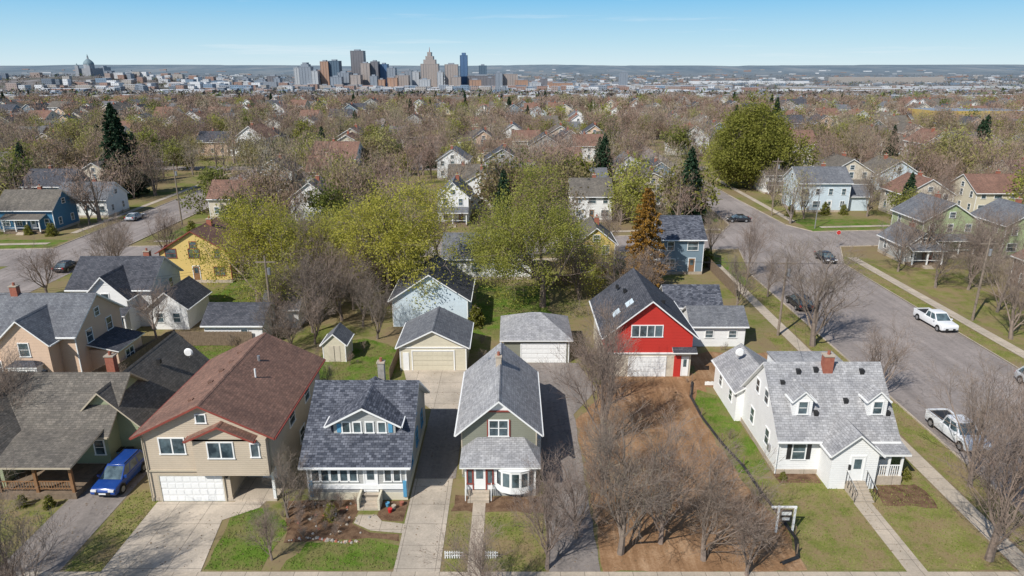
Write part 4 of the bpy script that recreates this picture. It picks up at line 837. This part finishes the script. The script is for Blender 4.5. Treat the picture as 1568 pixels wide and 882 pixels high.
# ------------------------------------------------------------ vehicles
def car(name,x,y,rot,kind,paint):
    b=B(name); 
    L,W=(4.7,1.88) if kind!='pickup' else (5.7,1.98)
    hl,hw=L/2,W/2; zb=.32; belt={'suv':1.05,'sedan':.92,'pickup':1.12}[kind]; hood=belt-.06
    prof=[(-hl,zb+.15),(-hl+.12,zb),(hl-.15,zb),(hl,zb+.15),(hl-.02,.66),(hl-.2,hood-.1),(hl-1.2,hood+.02),(-hl+.08,belt),(-hl,belt-.25)]
    if kind=='pickup': prof=[(-hl,zb+.2),(-hl+.1,zb),(hl-.15,zb),(hl,zb+.15),(hl,.9),(hl-.12,hood-.02),(hl-1.35,belt+.02),(-hl+.0,belt-.02)]
    for s in (-1,1): b.poly('body',[(s*hw,p[0],p[1]) for p in prof],paint)
    n=len(prof)
    for i in range(n):
        p,q=prof[i],prof[(i+1)%n]; b.poly('body',[(-hw,p[0],p[1]),(hw,p[0],p[1]),(hw,q[0],q[1]),(-hw,q[0],q[1])],paint)
    if kind=='suv': base=(-hl+.1,hl-1.1); top=(-hl+.55,hl-2.0); zt=1.66
    elif kind=='sedan': base=(-hl+.45,hl-1.15); top=(-hl+1.3,hl-2.1); zt=1.42
    else: base=(-.75,hl-1.3); top=(-.55,hl-2.15); zt=1.85
    w0,w1=hw-.05,hw-.27; fr=[0,.07,.35,.40,.68,.73,.95,1] if kind!='pickup' else [0,.08,.44,.5,.93,1]
    zb2=belt-.02
    def G(sx,yf,t): return (sx*(w0+(w1-w0)*t),(base[0]+(base[1]-base[0])*yf)*(1-t)+(top[0]+(top[1]-top[0])*yf)*t,zb2+(zt-zb2)*t)
    for s in (-1,1):
        for i in range(len(fr)-1):
            f0,f1=fr[i],fr[i+1]
            if i%2:
                b.poly('cabin',[G(s,f0,.08),G(s,f1,.08),G(s,f1,.88),G(s,f0,.88)],'glass')
                b.poly('cabin',[G(s,f0,0),G(s,f1,0),G(s,f1,.08),G(s,f0,.08)],paint); b.poly('cabin',[G(s,f0,.88),G(s,f1,.88),G(s,f1,1),G(s,f0,1)],paint)
            else: b.poly('cabin',[G(s,f0,0),G(s,f1,0),G(s,f1,1),G(s,f0,1)],paint)
    for e in (0,1):
        for a0,a1,mm in ((-1,-.9,paint),(-.9,.9,'glass'),(.9,1,paint)): b.poly('cabin',[G(a0,e,0),G(a1,e,0),G(a1,e,.93),G(a0,e,.93)],mm)
        b.poly('cabin',[G(-1,e,.93),G(1,e,.93),G(1,e,1),G(-1,e,1)],paint)
    b.box('roof_panel',-w1-.01,w1+.01,top[0]-.01,top[1]+.01,zt-.03,zt+.05,paint)
    if kind=='suv': 
        for s in(-1,1): b.box('roof_rack',s*(w1-.08)-.02,s*(w1-.08)+.02,top[0]+.1,top[1]-.1,zt+.05,zt+.1,'black')
    if kind=='pickup':
        b.box('bed',-hw+.12,hw-.12,-hl+.12,-.85,belt-.015,belt+.02,'black')
        for s in (-1,1): b.box('bed',s*hw-(.12 if s>0 else 0),s*hw+(.12 if s<0 else 0),-hl,-.8,belt-.01,belt+.12,paint)
        b.box('bed',-hw+.12,hw-.12,-hl,-hl+.1,belt-.01,belt+.12,paint)
    for yy in (hl-.92,-hl+.95):
        for s in (-1,1):
            b.cyl('wheels',(s*(hw-.2)-(.0 if s>0 else .23),yy,.36),.37,.23,'rubber',18,'x'); b.cyl('wheels',((hw+.03) if s>0 else -(hw+.05),yy,.36),.22,.02,'metal',12,'x')
            b.cyl('arches',((hw-.01) if s>0 else -(hw+.01),yy,.40),.43,.02,'black',18,'x')
    for s in (-1,1):
        b.box('lamps',s*(hw-.3)-.2,s*(hw-.3)+.2,hl-.12,hl+.012,.68,.82,'lampw'); b.box('lamps',s*(hw-.17)-.12,s*(hw-.17)+.12,-hl-.015,-hl+.05,.72,.98,'lampred')
        b.box('mirrors',s*(hw+.08)-.1,s*(hw+.08)+.1,base[1]-.35,base[1]-.22,belt,belt+.17,paint)
    b.box('bumper',-hw*.6,hw*.6,hl-.02,hl+.02,.42,.64,'black'); b.box('bumper',-.26,.26,hl+.02,hl+.03,.48,.6,'trimw')
    e=b.done(rot,bevel={'body':.12,'roof_panel':.035}); e.location=(x,y,.035); return e
car('blue_suv',-29.5,44.6,R(178),'suv','carblue'); car('pickup_truck',37.5,51,R(182),'pickup','carwhite'); car('pickup_truck',51.2,77.3,R(183),'pickup','carwhite')
car('parked_sedan',-77,137,R(0),'sedan','carsilver'); car('parked_car',45.5,135,R(90),'sedan','carblack'); car('parked_car',37.4,84,R(0),'suv','carblack'); car('parked_car',50.5,106,R(180),'sedan','carblack'); car('parked_car',-68.5,101,R(0),'sedan','carblack'); car('parked_car',51.2,60,R(180),'suv','carsilver')
for x,y in ((-77.6,175),(-68.4,190),(46,185),(-45,yc(-45)+4.3)): car('parked_car',x,y,0 if x!=-45 else R(95),'sedan',rr.choice(['carsilver','carblack','carwhite']))
# ------------------------------------------------------------ street furniture
def pole(x,y,h,arm=True,name='utility_pole'):
    b=B(name,x,y); b.cyl('pole',(x,y,0),.16,h,'pole',8,r2=.11)
    if arm: b.box('crossarm',x-1.1,x+1.1,y-.06,y+.06,h-.8,h-.65,'pole'); b.cyl('transformer',(x+.32,y,h-2.2),.2,.8,'metal',8)
    b.done()
PL=[(-28,74.5,9.5),(-19,85,10),(56.9,79,10.5),(-65,131.8,12),(54.5,141,12),(-28.5,92,10),(31,74,9.5)]
for p in PL: pole(*p)
b=B('street_lamp',58.5,129); b.cyl('pole',(58.5,129,0),.1,9,'metal',8,r2=.06); b.box('arm',56.7,58.5,128.96,129.04,8.8,8.9,'metal'); b.box('lamp_head',56.3,56.9,128.85,129.15,8.72,8.84,'metal'); b.done()
def wire(a,c,name='power_line'):
    a,c=np.array(a,float),np.array(c,float); segs=[];p=a
    for i in range(1,13):
        t=i/12; q=a+(c-a)*t; q[2]-=4*t*(1-t)*.9; segs.append((p,q,.012,.012,3)); p=q
    V,F=tubes(segs,.012); me=tmesh(name,[(V,F,'black')]); o=bpy.data.objects.new(name,me); COL.objects.link(o)
for dx in (-1,1): wire((-28+dx,74.5,8.8),(-19+dx,85,9.3)); wire((-28+dx,74.5,8.8),(-65+dx,60,9)); wire((-28.5+dx,92,9.3),(-65+dx,131.8,11.3)); wire((-19+dx,85,9.3),(31+dx,74,8.8)); wire((31+dx,74,8.8),(56.9+dx,79,9.8)); wire((54.5+dx,141,11.3),(56.9+dx,79,9.8))
wire((-28,74.5,8.5),(-21.5,54,7.4)); wire((31,74,8.5),(25,54,6))
b=B('stop_sign',56.3,114.8); b.cyl('post',(56.3,114.8,0),.04,2.9,'metal',6); b.cyl('sign_face',(56.3,114.74,2.6),.38,.03,'signred',8,'y'); b.cyl('sign_border',(56.3,114.76,2.6),.42,.02,'trimw',8,'y'); b.done()
b=B('real_estate_sign',17.8,38.7); b.box('post',17.75,17.87,38.66,38.78,0,2.1,'trimw'); b.box('arm',17.3,19.0,38.67,38.77,1.95,2.07,'trimw'); b.box('post',18.85,18.97,38.66,38.78,0,1.95,'trimw')
b.box('sign_panel',17.95,18.75,38.7,38.74,.85,1.8,'black'); b.box('sign_text',18.02,18.68,38.68,38.7,1.4,1.65,'trimw'); b.box('sign_text',18.1,18.6,38.68,38.7,1.0,1.2,'trimw'); b.done()
b=B('picket_fence',-2.8,36.1)
for x0,x1 in ((-4.3,-3.1),(-1.7,-.9)):
    for i in range(int((x1-x0)/.15)): b.box('pickets',x0+i*.15,x0+i*.15+.07,36.1,36.13,.05,.6,'trimw')
    b.box('rails',x0,x1,36.131,36.17,.2,.27,'trimw'); b.box('rails',x0,x1,36.131,36.17,.42,.49,'trimw')
b.done()
def fence(x0,y0,x1,y1,h=1.7,mat='wood'):
    b=B('wooden_fence',x0,y0); L=math.hypot(x1-x0,y1-y0); dx,dy=(x1-x0)/L,(y1-y0)/L; n=int(L/.2)
    for i in range(n):
        a=i*.2; c=a+.185; hh=h+(.03 if i%2 else 0)
        p=[(x0+dx*a,y0+dy*a),(x0+dx*c,y0+dy*c),(x0+dx*c-dy*.03,y0+dy*c+dx*.03),(x0+dx*a-dy*.03,y0+dy*a+dx*.03)]
        b.slab('boards',[(q[0],q[1],hh) for q in p],hh-.03,mat,mat,[(0,0)]*4)
    b.done()
fence(-39.5,58.8,-38.5,71); fence(-38.5,71,-29,71); fence(-41,60,-38,72); fence(-27,58,-27,66); fence(30.5,88,30.5,104); fence(-12.2,62,-12.2,71,1.3); fence(19,61,29,60.8,.4,'trimw'); fence(-22,92,-10,93); fence(4,93,9,93.2)
pts=[(17.9,61.5),(17.0,58.5),(17.0,54.5),(17.5,50),(18.2,46.5),(18.4,43),(18.7,40.5),(18.9,38),(18.3,36.2),(17,35.6)]
segs=[(np.array([a[0],a[1],.09]),np.array([c[0],c[1],.09]),.14,.14,1) for a,c in zip(pts[:-1],pts[1:])]
V,F=tubes(segs,.1); o=bpy.data.objects.new('erosion_control_sock',tmesh('erosion_control_sock',[(V,F,'black')])); COL.objects.link(o)
b=B('survey_stakes',17,50)
for x,y in pts[:-1]: b.box('stake',x-.03,x+.03,y+.18,y+.24,0,.9,'wood')
b.done()
b=B('dirt_piles',12,50)
for x,y,s in ((10.5,60.5,.6),(8.2,52,.4),(15.6,58.8,.5),(13,47,.3),(9.5,45.5,.3),(15.8,43.5,.3)):
    for k in range(4): b.cyl('pile',(x+rr.uniform(-s,s),y+rr.uniform(-s,s),0),s*1.3,s*.4,'dirt',9,r2=s*.35)
b.done()
def dish(x,y,z):
    b=B('satellite_dish',x,y,z); b.cyl('mast',(x,y,z),.03,.5,'metal',6); b.cyl('reflector',(x,y-.05,z+.55),.42,-.12,'trimw',16,'y',r2=.3); b.done()
dish(21,58,4.3); dish(-29.8,58,4.3)
b=B('wheelie_bin',-31,45.8)
for x in (-31.5,-30.7): b.box('bin',x,x+.55,47.2,47.8,.05,1.0,'trimb' if x<-31 else 'black'); b.box('lid',x-.02,x+.57,47.15,47.85,1.0,1.08,'black')
b.done()
b=B('garden_stones',-12,40)
for i in range(90):
    t=rr.random(); x=-14.8+5*t+rr.uniform(-.2,.2); y=37.9+.2*math.sin(t*6)+rr.uniform(-.1,.1) if rr.random()<.6 else rr.uniform(38.5,42); s=rr.uniform(.05,.15)
    b.cyl('stones',(x,y,0),s,s*.8,rr.choice(['stone','stone','conc','brick']),6,r2=s*.5)
for x,y,c in ((-8.9,41.6,'trimb'),(-8.4,41.3,'conc'),(-7.9,41.7,'brick'),(-12.4,40.4,'trimw'),(-8.6,40.9,'signred')): b.cyl('pots',(x,y,0),.12,.3,c,10,r2=.17)
b.done()
# ------------------------------------------------------------ grass & litter
def inside(p,poly):
    x,y=p; c=False; j=len(poly)-1
    for i in range(len(poly)):
        xi,yi=poly[i]; xj,yj=poly[j]
        if (yi>y)!=(yj>y) and x<(xj-xi)*(y-yi)/(yj-yi)+xi: c=not c
        j=i
    return c
pts=[]
for poly,(a,den) in LAWNS:
    X=[p[0] for p in poly]; Y_=[p[1] for p in poly]; A=(max(X)-min(X))*(max(Y_)-min(Y_)); n=int(min(A*60*den,8000))
    for _ in range(n):
        p=(rr.uniform(min(X),max(X)),rr.uniform(min(Y_),max(Y_)))
        if (24.5<p[0]<26 and p[1]<42) or (-2.9<p[0]<-1.8 and p[1]<42): continue
        if inside(p,poly): pts.append(p)
P=np.array(pts); N=len(P); base=np.c_[P,np.full(N,.012)]; a=rg.uniform(0,6.28,N); dirv=np.c_[np.cos(a),np.sin(a),np.zeros(N)]*.04
tip=base+np.c_[rg.normal(0,.03,(N,2)),rg.uniform(.04,.11,N)]
V=np.stack([base-dirv,base+dirv,tip],1).reshape(-1,3); M['gr']=nmat('grass_blades',(.08,.13,.018),(.15,.20,.035),.6,.9,0,12,.1,c3=(.28,.25,.10),world=True,patch=(.23,.20,.09))
me=tmesh('grass',[(V,np.arange(N*3).reshape(-1,3).tolist(),'gr')]); COL.objects.link(bpy.data.objects.new('grass',me))
N=30000; P=np.c_[rg.uniform(-60,56,N),rg.uniform(35,110,N),np.full(N,.06)]
keep=[free(p[0],p[1],0) and not (36<p[0]<52.5 and rg.random()<.85) for p in P[:,:2]]; P=P[keep]
lv,lf=cards(rg,P,.07); lv[:,2]=.04+np.abs(lv[:,2]-.06)*.4; M['lit']=nmat('dead_leaves',(.13,.08,.045),(.30,.22,.13),.8,.95,0,12,.1,world=True)
me=tmesh('leaf_litter',[(lv,lf,'lit')]); COL.objects.link(bpy.data.objects.new('leaf_litter',me))
# ------------------------------------------------------------ light, sky, camera
el=R(43); S=Vector((-.66*math.cos(el),-.75*math.cos(el),math.sin(el))).normalized()
sd=bpy.data.lights.new('sun','SUN'); sd.energy=5.0; sd.angle=R(.5); sd.color=(1,.96,.90); so=bpy.data.objects.new('sun',sd); COL.objects.link(so); so.rotation_euler=S.to_track_quat('Z','Y').to_euler(); so.location=(-60,-60,80)
w=bpy.data.worlds.new('World'); sc.world=w; w.use_nodes=True; nt=w.node_tree; bg=nt.nodes['Background']
sky=node(nt,'ShaderNodeTexSky',sky_type='NISHITA'); sky.sun_disc=False; sky.sun_elevation=el; sky.sun_rotation=math.atan2(S.x,S.y); sky.air_density=1.0; sky.dust_density=.3; sky.ozone_density=2.0
tc=node(nt,'ShaderNodeTexCoord').outputs['Generated']; s=node(nt,'ShaderNodeSeparateXYZ'); nt.links.new(tc,s.inputs[0])
K=1/.11
grad=ramp(nt,s.outputs[2],[(0,(.66,.83,.91)),(.03,(.47,.73,.89)),(.095,(.14,.51,.86)),(.3,(.06,.22,.52))])
gs=node(nt,'ShaderNodeVectorMath',operation='SCALE'); nt.links.new(grad,gs.inputs[0]); gs.inputs['Scale'].default_value=K
hf=ramp(nt,s.outputs[2],[(0,(.92,.92,.92)),(.13,(.88,.88,.88)),(.3,(0,0,0))])
c=mixc(nt,hf,sky.outputs[0],gs.outputs[0])
mp=vscale(nt,tc,(1.3,1.3,30)); cn=noise(nt,mp,1.5,9,.66); cf=ramp(nt,cn,[(.56,(0,0,0)),(.76,(.5,.5,.5))])
c=mixc(nt,cf,c,(.90*K,.94*K,.97*K)); nt.links.new(c,bg.inputs[0]); bg.inputs[1].default_value=.11
cd=bpy.data.cameras.new('camera'); cd.lens=24; cd.sensor_width=36; cd.clip_end=40000; cd.clip_start=.5
co=bpy.data.objects.new('camera',cd); COL.objects.link(co); co.location=(0,0,30); co.rotation_euler=(R(90-18.07),0,0); sc.camera=co
print('objs',len(bpy.data.objects))
